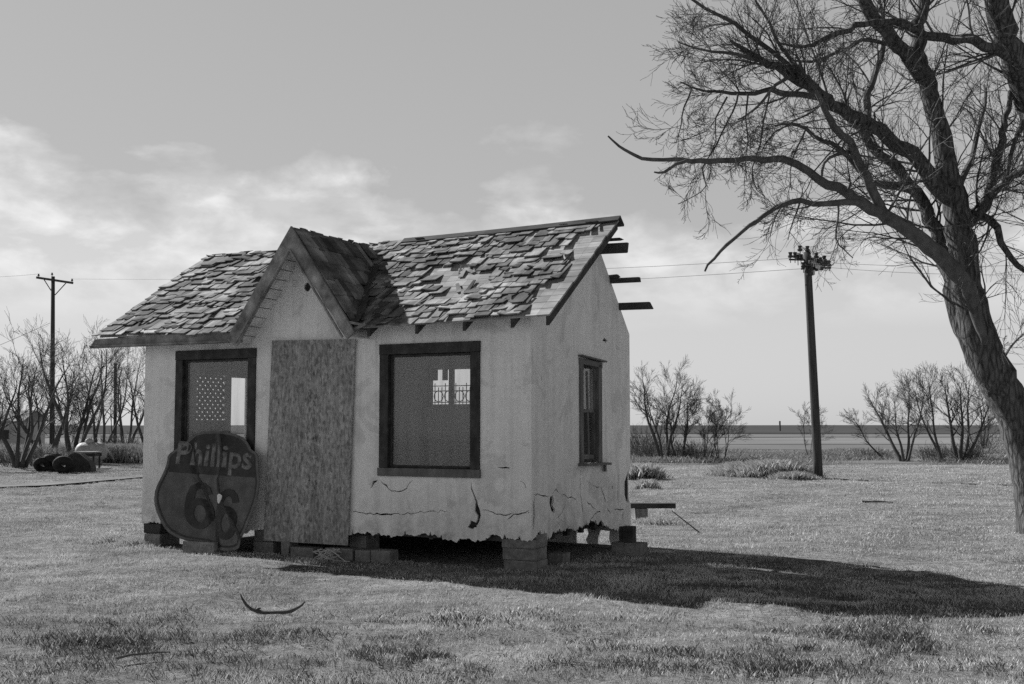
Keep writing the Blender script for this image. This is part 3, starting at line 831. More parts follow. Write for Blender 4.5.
def sblock(label, x0, x1, y0, y1, u, wid, ground=False, m='block'):
    va, _ = vz(x0, (y0 + y1) / 2, u); vb = vz(x1, (y0 + y1) / 2, u)[0]
    zt = vz((x0 + x1) / 2, y0, u)[1]; zb = -.01 if ground else vz((x0 + x1) / 2, y1, u)[1]
    mb = MB(); mb.box(-wid, 0, 0, vb - va, 0, zt - zb)
    o = mb.build(cb, M[m], None, bevel=.008); o.location = h2w(u, va, zb); o.rotation_euler = (0, 0, -TH)
    tag(o, label, 'block', 'concrete blocks under the cottage')
sblock('upper block on the gable side of the corner pier', 537, 547.5, 534, 547, .01, .2)
sblock('middle block on the gable side of the corner pier', 537, 547, 547.3, 559.5, .01, .2)
sblock('lowest block on the gable side of the corner pier', 537, 548, 560, 568, .012, .22, True)
block(cb, 'loose block on the grass right of the corner pier', 548, 563, 553.5, 565, .72, .2, True)
# rear right pier
zt_ = vz(626, 541.5, .1)[1]
mb = MB(); mb.box(-.2, .2, -.12, .12, 0, .155); o = mb.build(cb, M['block'], None, bevel=.01)
o.location = gp(626, 555.5); o.location = o.location + VX * .12; o.location.z = 0; o.rotation_euler = (0, 0, -TH)
tag(o, 'wide block under the timber post at the rear right corner', 'block', 'concrete blocks under the cottage')
ppos = o.location.copy()
mb = MB(); mb.box(-.07, .07, -.06, .06, 0, .20); mb.box(-.13, -.075, -.03, .05, 0, .19)
o = mb.build('timber_post', M['darkwood'], None, bevel=.005); o.location = (ppos.x, ppos.y, .156); o.rotation_euler = (0, 0, -TH)
tag(o, 'short dark timber post standing on the rear right block', 'post')
print('post z', gp(626, 555.5))

# ================================================================== SIGN
sb_u, sb_z = uz(205, 545, -.36)
sc_ = h2w(uz(208, 547, -.36)[0], -.36, 0.03)
lean = math.atan2(.30, 1.5)
SN = (-VX * math.cos(lean) + Vector((0, 0, math.sin(lean)))).normalized()   # faces the viewer
SX = UX.copy(); SY = SN.cross(SX).normalized()
if SY.z < 0: SY = -SY
def sg(px, py):
    q = hit(px, py, sc_, SN) - sc_; return q.dot(SX), q.dot(SY)
out_px = [(194, 434), (204, 431.5), (216, 431), (228, 432), (237, 434.5), (244, 438), (249.5, 444.5), (253, 450.5), (259.5, 453.5), (260.5, 458), (260, 467), (260.5, 487), (255.5, 510.5), (246, 531.5), (242, 543), (239, 550), (228, 551.5), (216, 549), (212, 544), (200, 542.5), (186, 540.8), (176, 537), (167, 531), (159.5, 516), (156, 502.5), (158, 489.5), (164.7, 474), (168.5, 462), (169, 455.5), (177.5, 449), (184, 446.5), (189, 440)]
so_ = [sg(*p) for p in out_px]
def smooth_poly(pl, it=1):
    for _ in range(it):
        q = []
        for i in range(len(pl)):
            a, b = Vector(pl[i]), Vector(pl[(i + 1) % len(pl)]); q += [tuple(a.lerp(b, .25)), tuple(a.lerp(b, .75))]
        pl = q
    return pl
so_ = smooth_poly(so_)
cxs, cys = sum(p[0] for p in so_) / len(so_), sum(p[1] for p in so_) / len(so_)
def seg_d(p, a, b):
    a = Vector(a); b = Vector(b); p = Vector(p); t = max(0, min(1, (p - a).dot(b - a) / (b - a).length_squared)); return (p - a.lerp(b, t)).length
folds = [[sg(*p) for p in ((194, 440), (194, 460), (197, 476), (206, 498), (215, 520), (218, 548))], [sg(*p) for p in ((221, 435), (224, 460), (219, 480), (222, 500), (232, 518), (243, 540))]]
def sdisp(a, b):
    d = 0
    for k, f in enumerate(folds):
        m_ = min(seg_d((a, b), f[i], f[i + 1]) for i in range(len(f) - 1))
        d += (-.035 if k == 0 else .03) * math.exp(-(m_ / .05) ** 2)
    d += .03 * noise.noise(Vector((a * 2.2, b * 2.2, 3))) + .05 * ((a - cxs) ** 2)
    return d
def s3(a, b, h): return SX * a + SY * b + SN * (h + sdisp(a, b))
sign = thing('shield_sign', 'large battered dark shield-shaped gas station sign leaning below the left window', 'sign', sc_)
def densify(pl, step=.03):
    out = []
    for i in range(len(pl)):
        a, b = Vector(pl[i]), Vector(pl[(i + 1) % len(pl)]); k = max(1, int((b - a).length / step))
        out += [tuple(a.lerp(b, j / k)) for j in range(k)]
    return out
def patch(outer, holes, h, thick, name, m, parent, step=.04):
    """flat plate mapped on the dented surface; a grid of extra points lets it bend"""
    xs = [p[0] for p in outer]; ys = [p[1] for p in outer]
    mb = MB(); vs = []; es = []
    for pl in [outer] + holes:
        o = len(vs); vs += [Vector(p) for p in pl]; es += [(o + i, o + (i + 1) % len(pl)) for i in range(len(pl))]
    a = min(xs)
    while a < max(xs):
        b = min(ys)
        while b < max(ys):
            if inside((a, b), outer) and not any(inside((a, b), hl) for hl in holes): vs.append(Vector((a, b)))
            b += step
        a += step
    V, E_, Fc, *_ = delaunay_2d_cdt(vs, es, [], 0, 1e-5); tris = []
    for f in Fc:
        c = sum((V[i] for i in f), Vector((0, 0))) / len(f)
        if inside(c, outer) and not any(inside(c, hl) for hl in holes): tris.append(tuple(f))
    n = len(V); ed = {(f[i], f[(i + 1) % 3]) for f in tris for i in range(3)}
    fs = tris + [tuple(i + n for i in f[::-1]) for f in tris] + [(b, a, a + n, b + n) for (a, b) in ed if (b, a) not in ed]
    mb.add([s3(p[0], p[1], h) for p in V] + [s3(p[0], p[1], h - thick) for p in V], fs)
    return mb.build(name, m, parent, smooth=False)
hc = sg(221, 499); hole = [(hc[0] + .045 * math.cos(t * .628), hc[1] + .05 * math.sin(t * .628)) for t in range(10)]
def scaled(pl, f): return [(cxs + (p[0] - cxs) * f, cys + (p[1] - cys) * f) for p in pl]
plate = patch(densify(so_), [], 0, .004, 'sign_face', M['signface'], sign)
rim_in = scaled(so_, .955)
patch(densify(so_), [densify(rim_in)], .0045, .004, 'rim', M['signrim'], sign)
patch(densify(scaled(so_, .954)), [densify(scaled(so_, .925))], .0044, .0038, 'border_stripe', M['signdark'], sign)
# dark upper field
bl, br = sg(170, 472), sg(258, 478)
inner = scaled(so_, .924)
line = lambda a: bl[1] + (br[1] - bl[1]) * (a - bl[0]) / (br[0] - bl[0])
up = [p for p in inner if p[1] > line(p[0]) + .02]
ii = [i for i, p in enumerate(inner) if p[1] > line(p[0]) + .02]
st_ = next(i for i in ii if (i - 1) % len(inner) not in ii); up = []
k = st_
while k % len(inner) in ii and len(up) < len(inner): up.append(inner[k % len(inner)]); k += 1
up = [(up[0][0], line(up[0][0]))] + up + [(up[-1][0], line(up[-1][0]))]
patch(densify(up), [], .0045, .004, 'dark_field', M['signdark'], sign)
def text_mesh(txt, offset, shear=0.0):
    cu = bpy.data.curves.new('t', 'FONT'); cu.body = txt; cu.offset = offset; cu.resolution_u = 4; cu.shear = shear
    ob = bpy.data.objects.new('t', cu); COL.objects.link(ob); bpy.context.view_layer.update()
    me = bpy.data.meshes.new_from_object(ob.evaluated_get(bpy.context.evaluated_depsgraph_get()))
    bm = bmesh.new(); bm.from_mesh(me); bpy.data.objects.remove(ob); bpy.data.curves.remove(cu); bpy.data.meshes.remove(me)
    return bm
def place_text(bm, name, corners, m, parent, h=.0055):
    xs = [v.co.x for v in bm.verts]; ys = [v.co.y for v in bm.verts]; x0, x1, y0, y1 = min(xs), max(xs), min(ys), max(ys)
    for k in range(1, 14): bmesh.ops.bisect_plane(bm, geom=bm.verts[:] + bm.edges[:] + bm.faces[:], plane_co=(x0 + (x1 - x0) * k / 14, 0, 0), plane_no=(1, 0, 0))
    for k in range(1, 6): bmesh.ops.bisect_plane(bm, geom=bm.verts[:] + bm.edges[:] + bm.faces[:], plane_co=(0, y0 + (y1 - y0) * k / 6, 0), plane_no=(0, 1, 0))
    bl_, br_, tr_, tl_ = [Vector(sg(*c)) for c in corners]
    for v in bm.verts:
        s, t = (v.co.x - x0) / (x1 - x0), (v.co.y - y0) / (y1 - y0)
        q = bl_.lerp(br_, s).lerp(tl_.lerp(tr_, s), t); v.co = s3(q.x, q.y, h)
    me = bpy.data.meshes.new(name); bm.to_mesh(me); bm.free(); me.materials.append(m)
    o = bpy.data.objects.new(name, me); COL.objects.link(o); o.parent = parent
    so = o.modifiers.new('t', 'SOLIDIFY'); so.thickness = .0015; so.offset = 1
    return o
place_text(text_mesh('Phillips', .022, .12), 'lettering', [(176, 471), (255, 478), (253, 446), (178, 441)], M['signpale'], sign)
def six(x0, x1, y0, y1, dx, name):
    """a heavy 6 in sign space: oval ring and a tail curling over to the right; dx leans it"""
    def q(a, b): return sg(x0 + (x1 - x0) * a + dx * (1 - b) , y1 + (y0 - y1) * b)
    def el(rx, ry, n=26): return [q(.5 + rx * math.cos(2 * math.pi * k / n), .33 + ry * math.sin(2 * math.pi * k / n)) for k in range(n)]
    patch(el(.5, .33), [el(.21, .19)], .0090, .004, name, M['signdark'], sign)
    outr = [(0, .36), (.02, .55), (.10, .75), (.25, .91), (.5, 1.0), (.75, .98), (.93, .88), (1.0, .74)]
    inr = [(.72, .72), (.70, .80), (.58, .87), (.45, .83), (.36, .70), (.30, .55), (.3, .36)]
    patch([q(*p) for p in outr + inr], [], .0088, .004, name + '_tail' if False else name, M['signdark'], sign)
six(184, 212, 482, 529, 2, 'numeral'); six(217, 240, 489, 540, -3, 'numeral')
patch([(hc[0] + .045 * math.cos(t * .628) * (1 + .2 * math.sin(t * 2)), hc[1] + .062 * math.sin(t * .628)) for t in range(10)], [], .0115, .002, 'bright_hole_patch', M['white'], sign, .02)  # white patch painted in for the brightness seen through a hole
# rust seams along the folds, darkened to paint in the folds' weak shading
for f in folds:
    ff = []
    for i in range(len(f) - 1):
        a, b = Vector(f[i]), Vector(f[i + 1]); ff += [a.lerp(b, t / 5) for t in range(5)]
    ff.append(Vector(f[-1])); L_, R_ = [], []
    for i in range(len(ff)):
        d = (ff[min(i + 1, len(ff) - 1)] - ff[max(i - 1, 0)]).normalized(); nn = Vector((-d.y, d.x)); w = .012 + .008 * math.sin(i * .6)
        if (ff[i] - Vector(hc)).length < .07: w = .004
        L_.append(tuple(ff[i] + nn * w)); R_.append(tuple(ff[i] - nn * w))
    patch(L_ + R_[::-1], [], .0085, .002, 'rust_shade_seam', M['signdark'], sign)

# ================================================================== GROUND
def flat(name, pts, z, m, kind='structure'):
    mb = MB(); mb.add([(p[0], p[1], z) for p in pts], [tuple(range(len(pts)))])
    return tag(mb.build(name, m), kind=kind)
def vnoise(x, y, s, seed=0):
    r = np.random.default_rng(seed); T = r.random((256, 256)); X, Y = x * s, y * s
    xi, yi = np.floor(X).astype(int), np.floor(Y).astype(int); fx, fy = X - xi, Y - yi
    fx = fx * fx * (3 - 2 * fx); fy = fy * fy * (3 - 2 * fy)
    g = lambda a, b: T[a % 256, b % 256]
    return (g(xi, yi) * (1 - fx) + g(xi + 1, yi) * fx) * (1 - fy) + (g(xi, yi + 1) * (1 - fx) + g(xi + 1, yi + 1) * fx) * fy
def relief(x, y):
    """small hummocks of the lawn, never above zero; level around the cottage"""
    n = .34 * vnoise(x * .8, y, 2.1, 21) + .30 * vnoise(x * .8, y, 4.7, 22) + .22 * vnoise(x, y, 9.0, 23) + .30 * vnoise(x * .35, y, 3.2, 24)
    dx, dy = x - P0.x, y - P0.y; u = dx * UX.x + dy * UX.y; v = dx * VX.x + dy * VX.y
    ox = np.maximum(np.maximum(u - 2.2, -W - .3 - u), 0); oy = np.maximum(np.maximum(v - D - 3.0, -.6 - v), 0)
    m = np.clip(np.hypot(ox, oy) / 1.2, 0, 1)
    yc = np.interp(x, [-29.7, -18.9, -11.9, -9.0], [26.9, 30.6, 36.9, 47.2]); m = m * np.where(x < -8.5, np.clip(np.abs(y - yc) / 1.2 - .5, 0, 1), 1)
    return -(.115 * (1 - np.clip(n, 0, 1)) * m) * np.clip((40 - y) / 6, 0, 1) * np.clip((30 - np.abs(x)) / 4, 0, 1)
gx = np.concatenate([[-2500, -300, -60], np.arange(-31, 31.01, .15), [60, 300, 2500]]); gy = np.concatenate([[-60, -5], np.arange(3, 47.6, .13), [60, 300, 4000]])
GX, GY = np.meshgrid(gx, gy); GZ = relief(GX, GY); GZ[:, :3] = 0; GZ[:, -3:] = 0; GZ[:2] = 0; GZ[-3:] = 0
nx_, ny_ = len(gx), len(gy); me = bpy.data.meshes.new('ground'); me.vertices.add(nx_ * ny_)
me.vertices.foreach_set('co', np.stack([GX, GY, GZ], -1).astype(np.float32).reshape(-1))
I = (np.arange(ny_ - 1)[:, None] * nx_ + np.arange(nx_ - 1)[None, :]).reshape(-1)
Q = np.stack([I, I + 1, I + nx_ + 1, I + nx_], 1).astype(np.int32)
me.loops.add(Q.size); me.loops.foreach_set('vertex_index', Q.reshape(-1)); me.polygons.add(len(Q)); me.polygons.foreach_set('loop_start', np.arange(0, Q.size, 4, dtype=np.int32))
me.polygons.foreach_set('use_smooth', np.ones(len(Q), bool)); me.update(calc_edges=True); me.materials.append(M['ground'])
go_ = bpy.data.objects.new('ground', me); COL.objects.link(go_); tag(go_, kind='structure')
def band(name, y0, y1, m, z, x0=-2400, x1=2400, jag=0):
    pts = [(x0, y0), (x1, y0), (x1, y1), (x0, y1)]
    if jag:
        n = 60; pts = [(-150 + 300 * k / n, y0 + jag * noise.noise(Vector((k * .35, y0, 0))) * 2) for k in range(n + 1)]
        pts = [(x0, y0)] + pts + [(x1, y0), (x1, y1), (x0, y1)]
    return flat(name, pts, z, m)
band('pasture', 47.5, 3900, M['pasture'], .02, jag=1.2)
band('pale_field', 74, 3890, M['stubble'], .04, jag=3)
band('stubble_field', 96, 3880, M['pale'], .07, jag=5)
band('far_field', 150, 3870, M['stubble'], .12, jag=8)
band('plowed_field', 205, 3860, M['plowed'], .2)
# low rise on the skyline
mb = MB(); n = 60
for k in range(n + 1):
    x = -2600 + 5200 * k / n; mb.v += [(x, 1500, .1), (x, 1900, 2.5 + 1.2 * noise.noise(Vector((k * .2, 0, 0)))), (x, 2600, .1)]
for k in range(n):
    for j in (0, 1): a = k * 3 + j; mb.f.append((a, a + 3, a + 4, a + 1)); mb.m.append(0)
tag(mb.build('low_hills', M['plowed']), kind='structure')
# dirt track on the left
tp = [gp(-260, 497), gp(0, 487.5), gp(70, 483.5), gp(143, 477), gp(300, 466)]
tq = [gp(300, 463.5), gp(143, 474.5), gp(70, 481), gp(0, 484.5), gp(-260, 492)]
def edge_(ps, sd):
    out = []
    for i in range(len(ps) - 1):
        for k in range(30): q = ps[i].lerp(ps[i + 1], k / 30); out.append((q.x, q.y + .55 * (noise.noise(Vector((q.x * 1.3, sd, 0))) + .5 * noise.noise(Vector((q.x * 5, sd, 3))))))
    return out + [(ps[-1].x, ps[-1].y)]
flat('dirt_track', edge_(tp, 1) + edge_(tq, 9), .004, M['track'])

# grass blades
rg = np.random.default_rng(7)
def inhouse(x, y, m=0.0):
    dx, dy = x - P0.x, y - P0.y; u = dx * UX.x + dy * UX.y; v = dx * VX.x + dy * VX.y
    return (u > -W - m) & (u < m) & (v > -m) & (v < D + m)
def blades(name, x, y, h, w, tone, lean=.6):
    n = len(x); z = relief(x, y); an = rg.uniform(0, 2 * np.pi, n); la = rg.uniform(0, 2 * np.pi, n); ln = rg.uniform(.15, 1, n) * lean * h
    ca, sa = np.cos(an) * w / 2, np.sin(an) * w / 2
    V = np.zeros((n, 4, 3), np.float32)
    V[:, 0] = np.stack([x - ca, y - sa, z - .003], 1); V[:, 1] = np.stack([x + ca, y + sa, z - .003], 1)
    mx, my = x + np.cos(la) * ln * .35, y + np.sin(la) * ln * .35
    V[:, 2] = np.stack([mx + ca * .7, my + sa * .7, z + h * .6], 1)
    V[:, 3] = np.stack([x + np.cos(la) * ln, y + np.sin(la) * ln, z + h], 1)
    idx = np.arange(n)[:, None] * 4
    Fa = np.concatenate([idx + [0, 1, 2], idx + [0, 2, 3]], 1).reshape(-1).astype(np.int32)
    me = bpy.data.meshes.new(name); me.vertices.add(n * 4); me.vertices.foreach_set('co', V.reshape(-1))
    me.loops.add(n * 6); me.loops.foreach_set('vertex_index', Fa)
    me.polygons.add(n * 2); me.polygons.foreach_set('loop_start', np.arange(0, n * 6, 3, dtype=np.int32))
    me.update(calc_edges=True); me.validate()
    a = me.attributes.new('tone', 'FLOAT', 'POINT'); a.data.foreach_set('value', np.repeat(tone, 4).astype(np.float32))
    me.materials.append(M['grass']); o = bpy.data.objects.new(name, me); COL.objects.link(o); return tag(o, kind='stuff')
def scatter(y0, y1, dens, margin):
    A = (y1 - y0) * (.92 * (y0 + y1) / 2 + 2 * margin); n = int(A * dens)
    y = rg.uniform(y0, y1, n); hw = .46 * y + margin; x = rg.uniform(-1, 1, n) * (.46 * y1 + margin)
    k = np.abs(x) < hw; return x[k], y[k]
X, Y, H, Wd, T = [], [], [], [], []
tk0, tk1 = gp(-260, 494.5), gp(143, 475.8); tk2 = gp(300, 464.8)
def ontrack(x, y):
    yc = np.interp(x, [tk0.x, gp(0, 486).x, tk1.x, tk2.x], [tk0.y, gp(0, 486).y, tk1.y, tk2.y]); return (np.abs(y - yc) < .32) & (x < tk2.x)
for (y0, y1, dens, hs, ws_, mg) in ((5.6, 10, 3900, .95, .0030, 1.5), (10, 15, 2700, .95, .0042, 1.5), (15, 22, 1350, 1.0, .006, 1.5), (22, 32, 560, 1.0, .009, 2), (32, 48, 210, 1.1, .015, 2)):
    x, y = scatter(y0, y1, dens, mg)
    c1 = vnoise(x * .7, y, 2.4, 1); c2 = vnoise(x, y, .5, 2); c3 = vnoise(x * .8, y, 7.0, 3)
    c4 = vnoise(x * .45, y, 3.6, 31); cov = .0 + 1.2 * c3 * c1 + .36 * c2 + .75 * (c4 - .38)
    k = (rg.random(len(x)) < cov) & ~inhouse(x, y, .03) & ~(ontrack(x, y) & (rg.random(len(x)) < .6))
    x, y, c1, c2, c3, c4 = x[k], y[k], c1[k], c2[k], c3[k], c4[k]
    h = (.012 + .045 * c3 * c1 + .018 * rg.random(len(x))) * hs
    gmix = np.clip((vnoise(x, y, .7, 5) * .6 + vnoise(x * .8, y, 3.1, 6) * .6 - .56) * 5, 0, 1)
    fore = np.clip((10.6 - y) / 1.6, 0, 1) * np.clip((y - 7.35) / .5, 0, 1)
    tf = np.clip((vnoise(x, y, 1.3, 9) * .5 + vnoise(x, y, 4.2, 12) * .4 + vnoise(x, y, 11, 11) * .35 + vnoise(x, y, .4, 10) * .3 - (x + 1) * .035 - .55) * 4.2, 0, 1) * fore
    t = (.36 + .18 * rg.random(len(x)) + .14 * c2) * (.66 + .62 * c4)
    t = np.where(rg.random(len(x)) < gmix * .5, t * .55, t)
    h = h * (1 + .35 * tf) + .004 * tf; t = np.where(rg.random(len(x)) < tf * .85, .06 + .10 * rg.random(len(x)), t)
    X.append(x); Y.append(y); H.append(h); Wd.append(np.full(len(x), ws_) * rg.uniform(.6, 1.4, len(x))); T.append(t)
X, Y, H, Wd, T = map(np.concatenate, (X, Y, H, Wd, T)); print('blades', len(X))
blades('grass', X, Y, H, Wd, T, .85)

# taller dry weeds against the house, pole and lawn edge
def weeds(name, spots, per, hmax, w, seed, tone=(.2, .36), lean=.5, kind='stuff'):
    r = np.random.default_rng(seed); xs, ys, hs = [], [], []
    for (cx, cy, rx, ry, hm) in spots:
        n = int(per * max(.3, rx * ry)); a = r.normal(0, .45, n) * rx; b = r.normal(0, .45, n) * ry
        xs.append(cx + a); ys.append(cy + b); hs.append(hm * hmax * r.uniform(.35, 1, n) * np.exp(-(a / rx) ** 2 * .8))
    x, y, h = map(np.concatenate, (xs, ys, hs)); t = r.uniform(tone[0], tone[1], len(x))
    o = blades(name, x, y, h, np.full(len(x), w), t, lean); return o
def spot(px, py, rx, ry, hm): p = gp(px, py); return (p.x, p.y, rx, ry, hm)
weeds('dry_weeds', [spot(646, 487, .35, .3, .5), spot(641, 478, .8, .4, 1.0), spot(660, 523, .5, .4, .25), spot(112, 541, .5, .25, .22), spot(85, 538, .5, .25, .15), spot(135, 545, .3, .2, .2)], 7000, .55, .005, 3, (.34, .56), 1.0)
o = weeds('tumbleweed_clump', [spot(752, 475, 1.3, .8, .7), spot(775, 476, 1.3, .8, .9), spot(740, 472, .9, .6, .6), spot(793, 478, .8, .5, .4)], 7500, .66, .006, 4, (.30, .5), 1.2)
weeds('field_weeds', [(x, y, 4, 1.5, r_) for x, y, r_ in [(rs.uniform(0, 36), rs.uniform(48, 74), rs.uniform(.4, 1.2)) for _ in range(60)]], 170, .32, .012, 6, (.20, .36), 1.2)
weeds('tall_dry_grass', [(x, y, 3, 1.2, r_) for x, y, r_ in [(rs.uniform(-25, -16), rs.uniform(50, 56), rs.uniform(.7, 1.2)) for _ in range(30)]], 500, .8, .012, 8, (.22, .42), .6)

# ================================================================== TREES
def grow(mb, p, d, r, L, lvl, rs, up=.12, wig=.22, kids=(5, 6, 5), spread=(.5, .95), ratio=.62, rmin=.004, sides=(8, 5, 4, 3, 3), start=.25):
    n = 6 if lvl < 2 else 5
    pts = [p.copy()]; rad = [r]; dd = d.normalized(); st = L / n
    for i in range(n):
        j = Vector((rs.gauss(0, wig), rs.gauss(0, wig), rs.gauss(0, wig) + up))
        dd = (dd + j * .8).normalized(); pts.append(pts[-1] + dd * st); rad.append(max(rmin, r * (1 - .78 * (i + 1) / n)))
    mb.tube(pts, rad, sides[min(lvl, len(sides) - 1)], cap=(lvl == 0))
    if lvl >= len(kids): return
    k = kids[lvl]
    for j in range(k):
        t = start + (1 - start) * (j + rs.random()) / k; i = min(n - 1, int(t * n)); f = t * n - i
        q = pts[i].lerp(pts[i + 1], f); rr_ = rad[i] * (1 - f) + rad[i + 1] * f
        ax = (pts[i + 1] - pts[i]).normalized(); o = ax.orthogonal().normalized(); o.rotate(Matrix.Rotation(rs.uniform(0, 2 * math.pi), 3, ax))
        a = rs.uniform(*spread); nd = ax * math.cos(a) + o * math.sin(a)
        grow(mb, q, nd, max(rmin, rr_ * rs.uniform(.5, .75)), L * ratio * rs.uniform(.6, 1.15) * (1.15 - .5 * t), lvl + 1, rs, up, wig, kids, spread, ratio, rmin, sides, .15)

def bg_tree(px, py, top, label, seed, stems=3, fan=.35, kids=(10, 8, 6), rk=1.0, leanx=0.0, name='bare_tree', group='bare trees around the lot'):
    rr_ = random.Random(seed)
    b = gp(px, py); b.z = 0
    Hh = (HC + (425.7 - top) / F * b.y) * 1.04
    t = thing(name, label, 'tree' if name == 'bare_tree' else 'bush', b, 0, group)
    tr = MB(); cr = MB()
    for k in range(stems):
        a = (k + .5) / stems * 2 * math.pi + rr_.uniform(-.4, .4)
        d = Vector((math.cos(a) * fan * rr_.uniform(.6, 1.3) + leanx, math.sin(a) * fan * .8, 1)).normalized()
        L = Hh * rr_.uniform(.72, .92); r = Hh * .021 * rr_.uniform(.75, 1.15) * rk
        n = 12; pts = [b + Vector((math.cos(a) * .12, math.sin(a) * .12, -.05))]; rad = [r * 1.3]; dd = d
        ph = rr_.uniform(0, 6)
        for i in range(n):
            dd = (dd + Vector((rr_.gauss(0, .05) + .07 * math.sin(i * .7 + ph), rr_.gauss(0, .05) + .06 * math.cos(i * .6 + ph), .05))).normalized(); pts.append(pts[-1] + dd * L / n); rad.append(r * (1 - .86 * (i + 1) / n))
        tr.tube(pts, rad, 7)
        for j in range(kids[0]):
            tt = .30 + .70 * ((j + rr_.random()) / kids[0]) ** .8; i = min(n - 1, int(tt * n)); q = pts[i]
            ax = (pts[i + 1] - pts[i]).normalized(); o = ax.orthogonal().normalized(); o.rotate(Matrix.Rotation(rr_.uniform(0, 6.28), 3, ax))
            an = rr_.uniform(.4, 1.0); nd = ax * math.cos(an) + o * math.sin(an)
            grow(cr, q, nd, max(.010, rad[i] * .5), Hh * .36 * rr_.uniform(.6, 1.15) * (1.0 - .25 * tt), 1, rr_, .05, .15, (0, kids[1], kids[2]), (.3, .75), .62, .0045, (5, 4, 3, 3))
    tr.build('trunk', M['bgbark'], t, world=True, smooth=True); cr.build('crown', M['bgbark'], t, world=True)
    return t
bg_tree(664, 462, 372, 'tallest bare multi-stem tree just right of the cottage', 11, 4, .30)
bg_tree(681, 462, 388, 'bare tree in the middle of the group right of the cottage', 12, 3, .28)
bg_tree(707, 463, 405, 'slender low bare tree left of the tall weeds', 13, 4, .25, (8, 6, 6), .5)
bg_tree(721, 463, 400, 'thin bare sapling cluster at the right end of its group', 14, 4, .22, (8, 6, 6), .45)
bg_tree(811, 459, 402, 'thin faint bare sapling directly behind the thick utility pole', 15, 3, .25, (8, 6, 6), .4)
bg_tree(905, 462, 376, 'bare tree with three curving stems left of its group', 16, 4, .42, leanx=-.12)
bg_tree(888, 460, 402, 'low leaning bare stem at the far left of the right group', 17, 1, .3, leanx=-.55)
bg_tree(942, 462, 366, 'bare tree leaning left in the middle of the right group', 18, 2, .25, leanx=-.3)
bg_tree(962, 462, 362, 'upright forked bare tree nearest to the big trunk', 19, 4, .36)
bg_tree(984, 447, 395, 'distant bare tree half hidden behind the big trunk', 20, 3, .3)
bg_tree(20, 468, 340, 'bare many-stemmed tree at the far left edge', 21, 5, .38, (8, 6, 5))
bg_tree(-16, 470, 345, 'bare leaning tree cut by the left edge of the view', 22, 3, .4, (9, 7, 6))
bg_tree(74, 463, 332, 'widest dark bare tree right of the left utility pole', 23, 5, .45, (9, 7, 5), 1.0)
bg_tree(46, 462, 352, 'bare tree right behind the left utility pole', 24, 4, .38, (8, 6, 5), .8)
bg_tree(100, 456, 350, 'bare tree behind the white propane tank', 25, 4, .42, (8, 6, 5), .8)
bg_tree(126, 452, 344, 'dense bare tree beside the left wall of the cottage', 26, 4, .40, (8, 6, 5), .8)
bg_tree(150, 452, 350, 'bare tree mostly hidden behind the left end of the cottage', 27, 4, .42, (8, 6, 5), .8)
bg_tree(64, 455, 395, 'low brushy bare shrub behind the scrap heap', 28, 7, .5, (8, 6, 6), .4, name='bare_shrub', group=None)
def shrub(px, py, rw, h, seed, label, n=170):
    r = random.Random(seed); b = gp(px, py); b.z = 0; mb = MB()
    for k in range(n):
        a = r.uniform(0, 6.28); q = b + Vector((math.cos(a), math.sin(a), 0)) * rw * .6 * r.random()
        d = Vector((math.cos(a) * r.uniform(.1, .9), math.sin(a) * r.uniform(.1, .9), 1)).normalized(); L = h * r.uniform(.5, 1)
        grow(mb, q, d, .012, L, 2, r, .05, .2, (0, 0, 3), (.3, .7), .5, .007, (4, 3, 3, 3))
    t = thing('low_bush', label, 'bush', b, 0, 'low brush at the lawn edge'); mb.build('twigs', M['brush'], t, world=True)
shrub(655, 461, 2.4, 1.1, 41, 'low dark brush at the foot of the tallest tree right of the cottage')
shrub(693, 462, 1.6, 1.0, 42, 'low brush between the two pairs of bare trees')
shrub(640, 458, 1.6, 1.7, 43, 'grey bush touching the rear wall edge of the cottage')
shrub(940, 461, 1.4, .8, 44, 'low brush in front of the middle tree of the right group', 110)
shrub(969, 462, 1.3, .9, 45, 'low brush beside the upright forked tree', 110)
shrub(874, 459, 1.3, .55, 46, 'small brush tuft at the left end of the right group', 80)
shrub(34, 466, 2.6, .85, 47, 'dry brush in front of the trees at the far left', 150)
shrub(118, 456, 2.4, 1.2, 48, 'dry brush right of the propane tank', 200)
shrub(985, 450, 2.0, 1.5, 49, 'darker bush seen just left of the big trunk', 120)

# ---- the big tree
TY = gp(1043, 531).y
def PL(pts, y0, y1, rpx):
    out, rad = [], []
    for i, (x, y) in enumerate(pts):
        t = i / (len(pts) - 1); Yd = TY + y0 + (y1 - y0) * t; out.append(atY(x, y, Yd)); rad.append(rpx[i] / F * Yd if isinstance(rpx, (list, tuple)) else 0)
    return out, rad
def lerp_r(a, b, n): return [a + (b - a) * i / (n - 1) for i in range(n)]
def subdiv(pts, rad, step=.14, wob=.02, seed=0):
    """Catmull-Rom through the measured points, with a little crookedness"""
    o, q = [], []
    n = len(pts); r_ = random.Random(seed)
    for i in range(n - 1):
        p0, p1, p2, p3 = pts[max(0, i - 1)], pts[i], pts[i + 1], pts[min(n - 1, i + 2)]
        k = max(2, int((p2 - p1).length / step))
        for j in range(k):
            t = j / k
            c = .5 * ((2 * p1) + (p2 - p0) * t + (2 * p0 - 5 * p1 + 4 * p2 - p3) * t * t + (3 * p1 - p0 - 3 * p2 + p3) * t ** 3)
            rr_ = rad[i] * (1 - t) + rad[i + 1] * t
            if o: c = c + Vector((r_.gauss(0, wob), r_.gauss(0, wob), r_.gauss(0, wob))) * min(1.3, rr_ * 16) + noise.noise_vector(p1 * 3.0 + Vector((t * 1.5, seed, 0))) * min(.05, rr_ * .9) * math.sin(math.pi * t)
            o.append(c); q.append(rr_)
    o.append(pts[-1]); q.append(rad[-1]); return o, q
